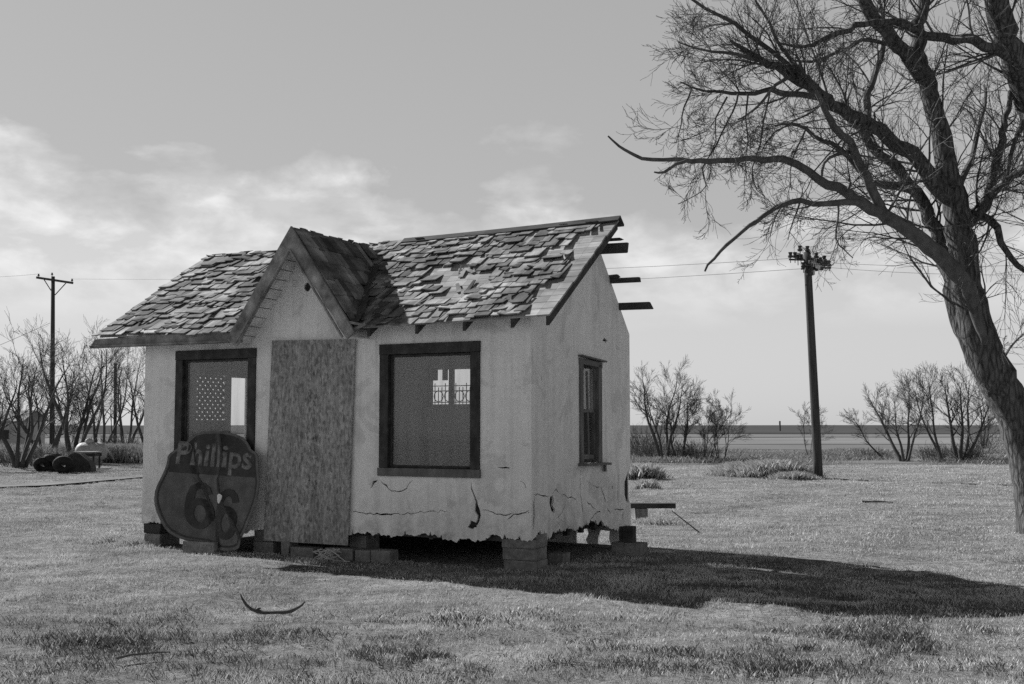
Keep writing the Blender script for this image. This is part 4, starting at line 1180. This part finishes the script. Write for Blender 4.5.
base = gp(1043, 531); base.z = 0
tree = thing('big_bare_tree', 'large leaning bare tree with furrowed trunk at the right edge', 'tree', base)
trunk = MB(); limb = MB(); crown = MB(); dead = MB()
LB = []    # (points, radii, level) for twig growth
def stem(mb, pts, y0, y1, r, sides=12, wob=.02, rough=.12, seed=1, twigs=True):
    P_, Rr = PL(pts, y0, y1, r); P_, Rr = subdiv(P_, Rr, .14 if max(Rr) > .08 else .2, wob, seed)
    mb.tube(P_, Rr, sides, True, rough, 5.0)
    if twigs: LB.append((P_, Rr))
stem(trunk, [(1046, 548), (1043, 530), (1038, 495), (1031, 455), (1016, 413), (1000, 384), (984, 350), (973, 315), (966, 275), (962, 240), (957, 210), (953, 190)], 0, 0, [30, 25, 22.5, 21, 19.5, 18.5, 18, 16, 14.5, 14, 13, 12], 26, .008, .07, twigs=False)
stem(trunk, [(1002, 392), (984, 365), (968, 338), (957, 310), (952, 282), (943, 255), (936, 228), (922, 200), (898, 171), (872, 144), (852, 120), (840, 100)], -.1, .9, [15, 13, 10.5, 9.5, 9, 8, 7, 6.5, 5.5, 4.5, 3.5, 2.5], 16, .015)
stem(trunk, [(953, 195), (947, 168), (939, 127), (927, 85), (918, 51), (918, 25), (926, 0), (932, -40), (936, -90)], 0, .6, [12, 10.5, 9.5, 9, 8, 7, 6.2, 5, 3], 16, .015)
stem(trunk, [(955, 205), (940, 190), (928, 172), (912, 156), (880, 131), (850, 114), (820, 93), (791, 76), (770, 64), (752, 56), (730, 40)], 0, -1.5, [10, 8.5, 8, 7.5, 7, 6.5, 5.5, 4.6, 4, 2.8, 1.2], 14, .018)
stem(trunk, [(922, 78), (905, 52), (885, 32), (868, 8), (858, -20), (840, -70)], .2, -.8, [7, 6.8, 6.8, 6.5, 5.5, 3], 14, .015)
# barkless broken limb on the left
stem(limb, [(985, 345), (972, 300), (955, 272), (938, 254), (922, 242), (888, 216), (854, 198), (829, 184), (808, 173), (785, 159), (755, 159), (727, 160), (700, 161), (685, 160), (664, 159), (642, 158.5), (630, 153), (619, 146), (608, 136)], -.35, -2.2, [3, 7, 8.5, 8.3, 8, 7, 5.8, 4.8, 4.2, 3.8, 3, 2.8, 2.6, 2.3, 2.0, 1.8, 1.6, 1.3, .8], 10, .014)
stem(limb, [(688, 160), (676, 164), (664, 172), (654, 172)], -1.9, -2.0, [2, 1.8, 1.5, .8], 6, .01)
stem(limb, [(862, 203), (845, 202), (825, 203), (800, 202), (782, 205), (770, 212), (757, 221), (742, 232), (727, 245), (714, 258), (705, 271)], -1.2, -2.6, [3.5, 3.4, 3, 2.8, 2.6, 2.4, 2.2, 2, 1.8, 1.5, 1], 8, .016)
stem(limb, [(884, 214), (871, 187), (863, 168), (854, 153), (842, 135), (829, 119), (820, 100), (812, 82)], -.9, -1.5, [5.2, 5, 4.7, 4.4, 4, 3.5, 2.8, 1.5], 9, .016)
stem(limb, [(912, 190), (895, 186), (882, 184), (870, 182)], 0, -.7, [4.5, 4.6, 4.2, 2.5], 8, .01)
stem(limb, [(850, 152), (836, 155), (824, 163), (822, 176)], -1.1, -1.3, [2.2, 1.8, 1.6, 1.2], 6, .01)
stem(crown, [(838, 203), (838, 220), (836, 238), (844, 250), (853, 258)], -1.2, -1.2, [1.2, 1, .9, .7, .5], 5, .02)
stem(crown, [(860, 172), (842, 150), (822, 140), (806, 130), (790, 124), (775, 126)], -.8, -1.6, [2.6, 2.4, 2.2, 1.9, 1.5, 1], 6, .02)
stem(crown, [(832, 100), (804, 95), (788, 93), (770, 91), (755, 93), (740, 94), (722, 92), (706, 91), (692, 87), (680, 82)], .3, -.8, [3.4, 3.2, 3, 2.8, 2.4, 2.0, 1.7, 1.4, 1.1, .8], 7, .02)
stem(crown, [(867, 118), (867, 100), (871, 85), (876, 70), (882, 55), (885, 30), (880, 0)], .2, .4, [4, 3.8, 3.4, 3, 2.6, 2, 1.4], 7, .02)
stem(crown, [(790, 76), (776, 85), (764, 99), (752, 112), (738, 120)], -1.2, -1.6, [2, 1.8, 1.5, 1.2, .7], 6, .02)
stem(crown, [(820, 93), (800, 70), (782, 48), (770, 25), (755, 0)], -1, -1.6, [2.6, 2.2, 1.8, 1.5, 1], 6, .02)
stem(crown, [(805, 84), (785, 62), (760, 42), (735, 25), (705, 8), (680, -8), (655, -25)], -1, -2, [2.8, 2.6, 2.3, 2, 1.6, 1.2, .8], 6, .02)
stem(crown, [(770, 64), (748, 58), (725, 52), (700, 50), (678, 42)], -1.4, -2, [2.6, 2.0, 1.6, 1.1, .7], 6, .02)
for pts_ in ([(738, 94), (733, 112), (722, 132), (714, 150), (702, 168), (706, 186), (694, 196), (678, 204)], [(748, 94), (746, 118), (748, 140), (745, 160), (747, 182)], [(692, 87), (684, 108), (681, 125), (676, 142)],
             [(770, 91), (764, 120), (760, 145), (752, 170), (757, 190)], [(800, 202), (793, 222), (788, 240)], [(782, 204), (776, 216), (770, 236)], [(806, 128), (796, 150), (790, 172), (792, 190)], [(790, 124), (775, 132), (762, 150)], [(727, 97), (716, 118), (716, 140), (708, 158)]):
    n_ = len(pts_); stem(crown, pts_, -.7, -1.1, lerp_r(1.1, .4, n_), 5, .035)
stem(crown, [(893, 45), (863, 40), (840, 52), (812, 62), (790, 60)], .3, -.8, [2.2, 2, 1.8, 1.5, 1], 6, .02)
stem(trunk, [(958, 232), (967, 221), (986, 203), (994, 170), (1002, 140), (1007, 110), (1016, 80)], .1, .9, [6, 6, 5.5, 4.6, 3.8, 3, 2], 10, .02)
stem(trunk, [(972, 216), (984, 203), (999, 187), (1012, 178), (1026, 168), (1045, 150)], .3, -.6, [5, 4.6, 4.2, 4, 3.8, 3.2], 9, .016)
stem(trunk, [(966, 228), (977, 218), (990, 218), (997, 230), (1001, 242), (1011, 259), (1026, 272), (1042, 280)], .2, -.8, [4.4, 4.2, 4, 3.7, 3.4, 3, 2.6, 2], 8, .02)
stem(crown, [(955, 205), (962, 180), (972, 158), (978, 130), (985, 105), (984, 85)], .2, 1.2, [3.6, 3.2, 2.8, 2.4, 1.8, 1.2], 7, .02)
stem(crown, [(1000, 364), (1010, 348), (1022, 335), (1040, 322)], .2, .8, [1.6, 1.2, .9, .6], 5, .02)
tr_ob = trunk.build('trunk', M['bark'], tree, world=True, smooth=True)
limb.build('barkless_limb', M['deadwood'], tree, world=True, smooth=True)
rt = random.Random(77)
def twigs(mb, LBs, rt, dens=1.0, rbase=.0055):
    for P_, Rr in LBs:
        n = len(P_); tot = sum((P_[i + 1] - P_[i]).length for i in range(n - 1)); cnt = int(tot * 6.2 * dens); acc = 0
        for c in range(cnt):
            i = rt.randrange(max(1, int(n * .12)), n - 1); q = P_[i]; ax = (P_[i + 1] - P_[i]).normalized()
            o = ax.orthogonal().normalized(); o.rotate(Matrix.Rotation(rt.uniform(0, 6.28), 3, ax)); a = rt.uniform(.45, 1.15)
            nd = ax * math.cos(a) + o * math.sin(a)
            if Rr[i] > .13 and rt.random() < .5: continue
            r0 = max(rbase, min(.022, Rr[i] * rt.uniform(.18, .4)))
            dr_ = rt.random() < .22
            grow(mb, q, nd, r0, rt.uniform(.5, 1.5) * (.55 + min(1.1, Rr[i] * 9)) , 1, rt, -.12 if dr_ else .07, .15, (0, 7, 5), (.3, .8), .55, .0028, (5, 4, 3, 3), .1)
dead_list = LB[5:10]
main = [b for k, b in enumerate(LB) if not (4 <= k <= 9)]
twigs(crown, main, rt, 1.0)
twigs(crown, LB[7:9], rt, .3)
twigs(crown, [(LB[4][0][:int(len(LB[4][0]) * .5)], LB[4][1][:int(len(LB[4][0]) * .5)]), (LB[6][0][:int(len(LB[6][0]) * .4)], LB[6][1][:int(len(LB[6][0]) * .4)])], rt, .35)
print('crown verts', len(crown.v))
crown.build('crown', M['twig'], tree, world=True)
# second big tree to the right: only its leaning stem and branches reach into view
b2 = gp(1180, 520); b2.z = 0
tree2 = thing('second_bare_tree', 'thick dark bare stem leaning in at the top right corner', 'tree', b2)
LB0 = len(LB); t2 = MB(); c2 = MB()
off2 = b2.y - TY
stem(t2, [(1182, 540), (1168, 450), (1140, 360), (1098, 280), (1062, 205), (1042, 150), (1026, 95), (1015, 60), (1002, 25), (997, 0), (990, -40), (985, -90)], off2, -.3, [26, 22, 20, 18, 16, 14.5, 13, 12.5, 12, 12, 10, 7], 20, .012, .14)
stem(t2, [(1024, 68), (1003, 53), (985, 45), (965, 40), (945, 38), (926, 36), (908, 27), (893, 21), (863, 23), (850, 30), (837, 34), (818, 42), (804, 47), (790, 45), (776, 42)], -.3, -2.2, [6, 5.6, 5.3, 5, 4.8, 4.4, 4, 3.6, 3.2, 2.9, 2.6, 2.2, 1.8, 1.3, .8], 9, .018)
stem(t2, [(1030, 100), (1022, 125), (1012, 150), (1008, 175)], -.2, -.6, [3, 2.5, 2, 1.2], 6, .02)
t2.build('trunk', M['bark'], tree2, world=True, smooth=True)
twigs(c2, LB[LB0:], random.Random(5), .9)
c2.build('crown', M['twig'], tree2, world=True)

# ================================================================== POLES AND WIRES
def insul(mb, p, up=Vector((0, 0, 1)), s=1.0):
    mb.tube([p, p + up * .10 * s, p + up * .11 * s, p + up * .15 * s, p + up * .16 * s, p + up * .22 * s], [.012, .012, .05 * s, .055 * s, .03 * s, .045 * s], 8)
bp = gp(818.5, 477.5); bp.z = 0; tp_ = atY(807, 252, bp.y - .5)
pole = thing('utility_pole', 'thick leaning wooden utility pole with many insulators, right of the cottage', 'utility pole', bp, 0, 'utility poles')
mb = MB(); n = 14
mb.tube([bp.lerp(tp_, k / n) + Vector((0, 0, -.1 if k == 0 else 0)) for k in range(n + 1)], lerp_r(.145, .115, n + 1), 14); mb.build('pole', M['pole'], pole, world=True, smooth=True)
YP = tp_.y
def arm(xa, ya, xb, yb, ys, dy=1.2, w=.11):
    a = atY(xa, ya, YP - dy); b = atY(xb, yb, YP + dy); mb = MB(); mb.bar(a, b, w, .12); c = mb.build('crossarm', M['pole'], pole, world=True, bevel=.01); return a, b, c
a1, b1, c1 = arm(797, 254.5, 822, 268.5, 0, -1.3); a2, b2_, c2_ = arm(806, 258.5, 829, 262.5, 0, -.6)
tips = []
for (x, y, dy) in ((800, 252.5, -1), (807.5, 252.8, -.3), (790.5, 259, -.9), (795, 259, -.6), (798, 261.5, -.4), (816.5, 259.5, .4), (820.5, 264, .8), (824.5, 262.5, .7), (825, 267.5, 1.2), (829, 267.5, 1.2), (803.5, 269, -.3), (801, 261, -.2), (808, 258, 0), (821, 268, 1), (814.5, 271, .2)):
    p = atY(x, y, YP + dy * .6); mb = MB(); insul(mb, p - Vector((0, 0, .12)), s=1.5); mb.build('insulator', M['insul'], pole, world=True); tips.append(p)
mb = MB(); mb.bar(atY(789, 259.5, YP), atY(806, 260, YP), .05, .05); mb.bar(atY(808, 262.5, YP + .3), atY(829, 263.5, YP + .3), .05, .05); mb.bar(atY(812, 267.5, YP + .2), atY(831, 268, YP + .2), .05, .05); mb.bar(atY(801, 269, YP), atY(812, 268, YP), .05, .05)
q_ = atY(809.5, 262, YP); mb.tube([q_ + Vector((0, 0, -.42)), q_ + Vector((0, 0, .12))], .13, 10)
mb.tube([q_ + Vector((-.16, -.1, -.35)), q_ + Vector((-.10, -.14, -.1))], .05, 6); mb.tube([q_ + Vector((.2, -.1, -.3)), q_ + Vector((.14, -.1, 0))], .05, 6)
mb.build('hardware', M['insul'], pole, world=True)
# wires
def wire(name, label, pts, group=None, r=.010, sagd=.0):
    mb = MB(); P_ = []
    for i in range(len(pts) - 1):
        for k in range(12):
            t = k / 12; q = pts[i].lerp(pts[i + 1], t); q.z -= sagd * 4 * t * (1 - t); P_.append(q)
    P_.append(pts[-1]); mb.tube(P_, r, 4); o = mb.build(name, M['wire']); tag(o, label, 'power line', group)
wg = 'overhead wires on the right pole'
wire('overhead_wire', 'upper overhead wire running left from the right utility pole', [atY(300, 268, YP + 34), atY(790.5, 258.5, YP)], wg, .008, .35)
wire('overhead_wire', 'lower overhead wire running left from the right utility pole', [atY(300, 282, YP + 34), atY(803.5, 268.6, YP)], wg, .008, .35)
wire('overhead_wire', 'overhead wire running right from the top arm of the right pole', [atY(824.5, 262.5, YP + .4), atY(1250, 247, YP - 4)], wg, .006, .3)
wire('overhead_wire', 'overhead wire running right from the lowest arm of the right pole', [atY(829, 267.5, YP + .7), atY(1250, 262, YP - 4)], wg, .006, .3)
# left pole
bl_ = gp(52, 461); bl_.z = 0; tl_ = atY(53, 276.5, bl_.y)
pl2 = thing('utility_pole', 'tall slim utility pole with one tilted crossarm among the left trees', 'utility pole', bl_, 0, 'utility poles')
mb = MB(); mb.tube([bl_ - Vector((0, 0, .1)), bl_.lerp(tl_, .5), tl_], [.12, .105, .085], 12); mb.build('pole', M['pole'], pl2, world=True, smooth=True)
YL = bl_.y; A_, B_ = atY(36.5, 277.5, YL - .16), atY(73, 283, YL - .16)
mb = MB(); mb.bar(A_, B_, .09, .10); mb.build('crossarm', M['pole'], pl2, world=True)
for x0_, y0_, x1_, y1_ in ((44, 279.5, 51, 290.5), (66, 283, 55, 295)):
    mb = MB(); mb.bar(atY(x0_, y0_, YL - .2), atY(x1_, y1_, YL - .12), .035, .035, (0, 1, 0)); mb.build('brace', M['pole'], pl2, world=True)
for x, y in ((38.5, 275), (52, 274), (72, 280)):
    mb = MB(); insul(mb, atY(x, y + 3.5, YL - .16), s=1.0); mb.build('insulator', M['insul'], pl2, world=True)
wg2 = 'overhead wires on the left pole'
wire('overhead_wire', 'slack service wire sloping down left from the left utility pole', [atY(50, 323, YL), atY(-140, 400, YL - 4)], wg2, .010, .1)
wire('overhead_wire', 'faint overhead wire running right from the left utility pole', [atY(72, 279, YL), atY(560, 262, YL + 50)], wg2, .005, .5)
wire('overhead_wire', 'faint overhead wire running left out of view from the left pole', [atY(38.5, 274, YL), atY(-250, 262, YL - 8)], wg2, .005, .4)
bp3 = gp(115, 452); bp3.z = 0
mb = MB(); mb.tube([bp3 - Vector((0, 0, .1)), atY(115.5, 363, bp3.y)], [.11, .09], 10); o = mb.build('plain_pole', M['pole']); tag(o, 'plain short pole without arms between trees, left of the cottage', 'pole')
mb = MB(); p = gp(780, 431.8); p.z = 0; mb.tube([p, p + Vector((0, 0, HC + (425.7 - 421) / F * p.y))], .22, 6); tag(mb.build('distant_pole', M['pole']), 'tiny lone pole far away on the flat horizon', 'pole')

# ================================================================== LEFT BACKGROUND THINGS
# propane tank
c = gp(91, 465); tk = thing('propane_tank', 'pale horizontal propane tank behind the scrap heap', 'tank', (c.x, c.y, 0))
mb = MB(); rad_ = .38; Lk = .34
prof = [(rad_ * math.sin(a), -Lk - .32 * math.cos(a) + .0) for a in [x * math.pi / 12 for x in range(0, 7)]] + [(rad_ * math.sin(a), Lk - .32 * math.cos(a)) for a in [math.pi / 2 + x * math.pi / 12 for x in range(0, 7)]]
prof[0] = (.002, prof[0][1]); prof[-1] = (.002, prof[-1][1])
mb.lathe((0, 0, .55), prof, 'x', 24); mb.build('vessel', M['tank'], tk, smooth=True)
mb = MB(); mb.lathe((-.1, 0, .90), [(.16, 0), (.17, .1), (.12, .17), (.02, .2)], 'z', 16); mb.build('valve_cover', M['tank'], tk, smooth=True)
for sx in (-.3, .3): mb = MB(); mb.box(sx - .06, sx + .06, -.3, .3, 0, .26); mb.build('leg', M['block'], tk)
# scrap heap: tyres and bent sheet metal
def tyre(p, r, w, tilt, label, rz=0):
    t = thing('old_tyre', label, 'tyre', p, rz, 'old tyres in the scrap heap'); mb = MB(); n = 24; k = 10
    for i in range(n):
        a = 2 * math.pi * i / n
        for j in range(k):
            b = 2 * math.pi * j / k; rr_ = r - w * .5 + w * .55 * math.cos(b) * 1.0; y = w * .5 * math.sin(b)
            v = Vector((rr_ * math.cos(a), y, rr_ * math.sin(a))); v.rotate(Matrix.Rotation(tilt, 3, 'X')); v.z += r * abs(math.cos(tilt)) ; mb.v.append(tuple(v))
    for i in range(n):
        for j in range(k): mb.f.append((i * k + j, ((i + 1) % n) * k + j, ((i + 1) % n) * k + (j + 1) % k, i * k + (j + 1) % k)); mb.m.append(0)
    mb.build('tread', M['rubber'], t, smooth=True)
q = gp(43, 471.5); tyre((q.x, q.y, 0), .33, .22, .75, 'tyre leaning over at the left of the scrap heap', .3)
q = gp(51, 471.5); tyre((q.x, q.y, 0), .34, .24, .5, 'more upright tyre beside the pale gap in the scrap heap', -.4)
q = gp(63, 473); tyre((q.x, q.y, 0), .34, .26, .6, 'large tyre below the bent metal sheet', .2)
def sheet(p, w, h, d, label, rz=0, name='bent_metal_sheet'):
    mb = MB(); n = 14
    for i in range(n + 1):
        a = math.pi * i / n
        for y in (-d / 2, d / 2):
            mb.v.append((-math.cos(a) * w / 2, y * (1 - .15 * math.sin(a)), math.sin(a) * h * (1 + .06 * math.sin(5 * a))))
    for i in range(n): k = i * 2; mb.f.append((k, k + 2, k + 3, k + 1)); mb.m.append(0)
    mb.f.append(tuple(range(0, 2 * n + 2, 2))); mb.m.append(0)
    o = mb.build(name, M['rust']); o.location = p; o.rotation_euler = (0, 0, rz); tag(o, label, 'sheet metal', 'bent sheets in the scrap heap'); so = o.modifiers.new('t', 'SOLIDIFY'); so.thickness = .02
q = gp(75, 472); sheet((q.x, q.y + .2, 0), 1.12, .64, .9, 'large humped dark metal sheet at the right of the scrap heap', .15)
q = gp(46, 470.5); sheet((q.x, q.y + .6, 0), 0.8, .58, .7, 'small humped dark metal sheet behind the left tyre', -.2)
q = gp(74, 470); mb = MB()
fb_ = thing('flatbed_trailer', 'low pale-decked flatbed trailer behind the scrap heap', 'trailer', (q.x, q.y + 1.6, 0), .08)
mb.box(-.55, .30, -.5, .5, .58, .64); mb.build('deck', M['oldwood'], fb_)
mb = MB(); mb.box(-.55, .30, -.45, -.38, .46, .575); mb.box(-.55, .30, .38, .45, .46, .575)
mb.box(-.50, -.44, -.379, .379, .48, .54); mb.box(.2, .26, -.379, .379, .48, .54); mb.build('frame', M['rust'], fb_)
for x in (-.45, .2):
    for y in (-.44, .38): mb = MB(); mb.box(x, x + .06, y, y + .06, 0, .458); mb.build('leg', M['rust'], fb_)

# low dark brush pile near the wall, far white building
shrub(138, 455, 1.6, .55, 61, 'dark low brush pile touching the left wall of the cottage', 260)
q = gp(8, 452); ww_ = thing('white_building', 'low white building with small windows at the far left edge', 'building', (q.x - 3, q.y, 0), .1)
mb = MB(); mb.box(-6, 3.6, 0, 5, 0, 1.9); mb.build('wall', M['whitewall'], ww_)
mb = MB(); mb.hexa([(-6.2, -.3, 1.9), (3.8, -.3, 1.9), (3.8, 5.3, 1.9), (-6.2, 5.3, 1.9), (-6.2, 2.4, 2.6), (3.8, 2.4, 2.6), (3.8, 2.6, 2.6), (-6.2, 2.6, 2.6)]); mb.build('roof', M['block'], ww_)
for x in (-4, -2.2, -.2, 1.3, 2.6):
    mb = MB(); mb.box(x - .4, x + .35, -.03, .05, .75, 1.4); w_ = mb.build('window', M['glass'], ww_); mb = MB(); mb.box(x - .36, x + .31, -.034, -.031, .79, 1.36); mb.build('pane', M['insul'], w_)

# ================================================================== SMALL THINGS IN THE GRASS
def stick(name, label, pts, r, side=(), m='twig', zlift=.02):
    P_ = [gp(x, y) + Vector((0, 0, z)) for x, y, z in pts]; rad = lerp_r(r, r * .5, len(P_)); P_ = [q - Vector((0, 0, .03)) for q in P_]; P2, R2 = subdiv(P_, rad, .05, .006, 3)
    mb = MB(); mb.tube(P2, R2, 7, True, .2, 20)
    for i0, pts2 in side:
        mb.tube([P_[i0]] + [gp(x, y) + Vector((0, 0, z)) for x, y, z in pts2], lerp_r(r * .5, r * .25, len(pts2) + 1), 5)
    b = P_[0].copy(); b.z = 0
    t = mb.build(name, M[m]); tag(t, label, 'branch'); return t
Yb = gp(270, 615).y; P_ = [atY(x, y, Yb) for x, y in ((240.5, 594), (242.5, 599), (246, 604.5), (251, 609), (258, 611.5), (264, 612.8), (272, 612.6), (283, 612.4), (291, 611), (298, 607.5), (302, 605), (305, 601.5))]
P_, R_b = subdiv(P_, [.006, .009, .012, .015, .019, .016, .013, .015, .017, .013, .010, .006], .06, .002, 3); mb = MB(); mb.tube(P_, R_b, 8, True, .3, 14)
mb.tube([atY(256, 611, Yb), atY(259, 608.5, Yb), atY(261, 608, Yb)], [.014, .01, .005], 5)
tag(mb.build('fallen_branch', M['bgbark']), 'curved dark fallen branch lying on the sunlit grass in front', 'branch')
stick('long_twig', 'long thin twig lying in the grass at the lower left', [(116, 657, .02), (130, 655, .03), (150, 653, .03), (170, 652, .03)], .009)
stick('pale_stick', 'pale thin stick lying on the grass behind the rear right post', [(628, 533, .05), (640, 533.5, .03), (652, 534, .02)], .014, m='weed')
stick('short_dark_stick', 'short dark stick at the right edge of the sunlit lawn', [(862, 501, .02), (880, 501.3, .03), (893, 502, .02)], .022)
# plank behind the house on a block
pa, pb = gp(634, 520), None
Yp_ = pa.y
A_, B_ = atY(590, 505.5, Yp_), atY(675, 505.5, Yp_)
mb = MB(); mb.bar(A_, B_, .22, .085); o = mb.build('timber_plank', M['darkwood'], None, bevel=.006); tag(o, 'dark plank sticking out behind the rear right corner of the cottage', 'plank')
for k, t in enumerate((.15, .60)):
    p = A_.lerp(B_, t); mb = MB(); mb.box(-.1, .1, -.15, .15, 0, p.z - .045); o = mb.build(cb, M['block'], None, bevel=.008); o.location = (p.x, p.y, 0)
    tag(o, ['block hidden behind the cottage under the plank', 'block under the plank just right of the rear corner'][k], 'block')
mb = MB(); q0_ = gp(668, 517); q1_ = atY(651, 500, q0_.y)
mb = MB(); mb.tube([gp(700, 533) , atY(672, 511, gp(700, 533).y + .3)], [.012, .009], 5)
tag(mb.build('leaning_stick', M['twig']), 'thin stick leaning against the free end of the plank', 'stick')
# twine tangle
rt2 = random.Random(9); mb = MB()
ctr = gp(330, 560)
for k in range(9):
    pts = []; a0 = rt2.uniform(0, 6.28)
    for i in range(12):
        a = a0 + i * rt2.uniform(.4, .7); rr_ = rt2.uniform(.05, .17)
        pts.append(ctr + Vector((math.cos(a) * rr_ * 1.1 - .02, math.sin(a) * .06 - .03, .07 + .06 * math.sin(a * 1.3 + k) + rt2.uniform(-.02, .02))))
    mb.tube(pts, 0.005, 4)
for (xa, ya, xb, yb) in ((318, 549, 322, 556), (325, 558, 350, 563), (332, 550, 346, 562)):
    mb.tube([gp(xa, 561) + Vector((0, -.03, (561 - ya) * .012)), gp((xa + xb) / 2, 561.5) + Vector((0, -.05, (561 - (ya + yb) / 2) * .012 + .01)), gp(xb, 562) + Vector((0, -.03, max(.01, (562 - yb) * .012)))], .005, 4)
tag(mb.build('twine', M['twine']), 'tangle of pale twine lying in front of the blocks below the door board', 'twine')

# ================================================================== LIGHT, SKY, CAMERA
SKYK = 1.68; SUN_EL = R(36.0); sd = Vector((-.785, .62, 0)).normalized()
tosun = Vector((sd.x * math.cos(SUN_EL), sd.y * math.cos(SUN_EL), math.sin(SUN_EL)))
sl_ = bpy.data.lights.new('sun', 'SUN'); sl_.energy = 5.0; sl_.angle = R(.55); so = bpy.data.objects.new('sun', sl_); COL.objects.link(so)
so.rotation_euler = tosun.to_track_quat('Z', 'Y').to_euler()
w = bpy.data.worlds.new('World'); scene.world = w; w.use_nodes = True; nt = w.node_tree; nt.nodes.clear()
sk = nt.nodes.new('ShaderNodeTexSky'); sk.sky_type = 'NISHITA'; sk.sun_disc = False; sk.sun_elevation = SUN_EL
sk.sun_rotation = math.atan2(tosun.x, tosun.y); sk.air_density = 1.0; sk.dust_density = 1.5; sk.ozone_density = 1.0
bw_ = nt.nodes.new('ShaderNodeRGBToBW'); nt.links.new(sk.outputs[0], bw_.inputs[0])
tc = nt.nodes.new('ShaderNodeTexCoord'); sep = nt.nodes.new('ShaderNodeSeparateXYZ'); nt.links.new(tc.outputs['Generated'], sep.inputs[0])
# flatten the sky tone a little (film); a ragged sheet of thin cloud lies low over the horizon
sky = math_(nt, 'POWER', bw_.outputs[0], .15)
az = math_(nt, 'ARCTAN2', sep.outputs['X'], sep.outputs['Y'])
cmb = nt.nodes.new('ShaderNodeCombineXYZ'); nt.links.new(az, cmb.inputs[0]); nt.links.new(math_(nt, 'MULTIPLY', sep.outputs['Z'], 1.9), cmb.inputs[1])
mp = nt.nodes.new('ShaderNodeMapping'); mp.inputs['Location'].default_value = (3.1, 1.7, 0); nt.links.new(cmb.outputs[0], mp.inputs[0])
c1n = noise_(nt, mp.outputs[0], 6.5, 8, .55, .2); c2n = noise_(nt, mp.outputs[0], 2.6, 3, .5)
# edge of the cloud sheet is about 11 degrees up, higher on the left
edge = math_(nt, 'SUBTRACT', .20, math_(nt, 'MULTIPLY', az, .06))
m_ = math_(nt, 'MULTIPLY', math_(nt, 'SUBTRACT', edge, sep.outputs['Z']), 9.0)
m_ = math_(nt, 'ADD', m_, math_(nt, 'MULTIPLY', math_(nt, 'SUBTRACT', c1n, .5), 3.0)); m_ = math_(nt, 'ADD', m_, math_(nt, 'MULTIPLY', math_(nt, 'SUBTRACT', c2n, .5), .9))
mask = rng_(nt, m_, -.10, .30, 0, 1)
c3n = noise_(nt, mp.outputs[0], 12, 6, .55, .2)
puff = math_(nt, 'MULTIPLY', rng_(nt, c3n, .44, .62, 0, .34), math_(nt, 'MULTIPLY', mask, rng_(nt, sep.outputs['Z'], .08, .14, 0, 1)))
top = rng_(nt, sep.outputs['Z'], .36, .62, 1.0, .06)   # blue zenith, out of view, darkened to weaken sky fill in shadows
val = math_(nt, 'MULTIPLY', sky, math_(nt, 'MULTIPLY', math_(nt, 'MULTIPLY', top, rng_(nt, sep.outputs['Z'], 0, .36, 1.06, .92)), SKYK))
val = math_(nt, 'MULTIPLY', val, math_(nt, 'ADD', 1.0, math_(nt, 'MULTIPLY', mask, .27)))
val = math_(nt, 'MULTIPLY', val, math_(nt, 'ADD', 1.0, puff))
cc = nt.nodes.new('ShaderNodeCombineColor')
for i in range(3): nt.links.new(val, cc.inputs[i])
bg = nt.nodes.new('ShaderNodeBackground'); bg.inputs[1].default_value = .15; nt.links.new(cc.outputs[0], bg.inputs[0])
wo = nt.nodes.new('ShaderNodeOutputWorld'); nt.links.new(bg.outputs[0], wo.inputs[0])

cam = bpy.data.cameras.new('camera'); cam.sensor_width = 36; cam.lens = F / 1024 * 36; cam.clip_end = 9000; cam.clip_start = .1
co = bpy.data.objects.new('camera', cam); COL.objects.link(co); co.location = CAM; co.rotation_euler = (math.pi / 2 + PITCH, 0, 0); scene.camera = co
scene.view_settings.view_transform = 'Standard'; scene.view_settings.look = 'None'; scene.view_settings.exposure = .6; scene.view_settings.gamma = 1
scene.cycles.max_bounces = 8; scene.cycles.transparent_max_bounces = 12; scene.cycles.use_denoising = False
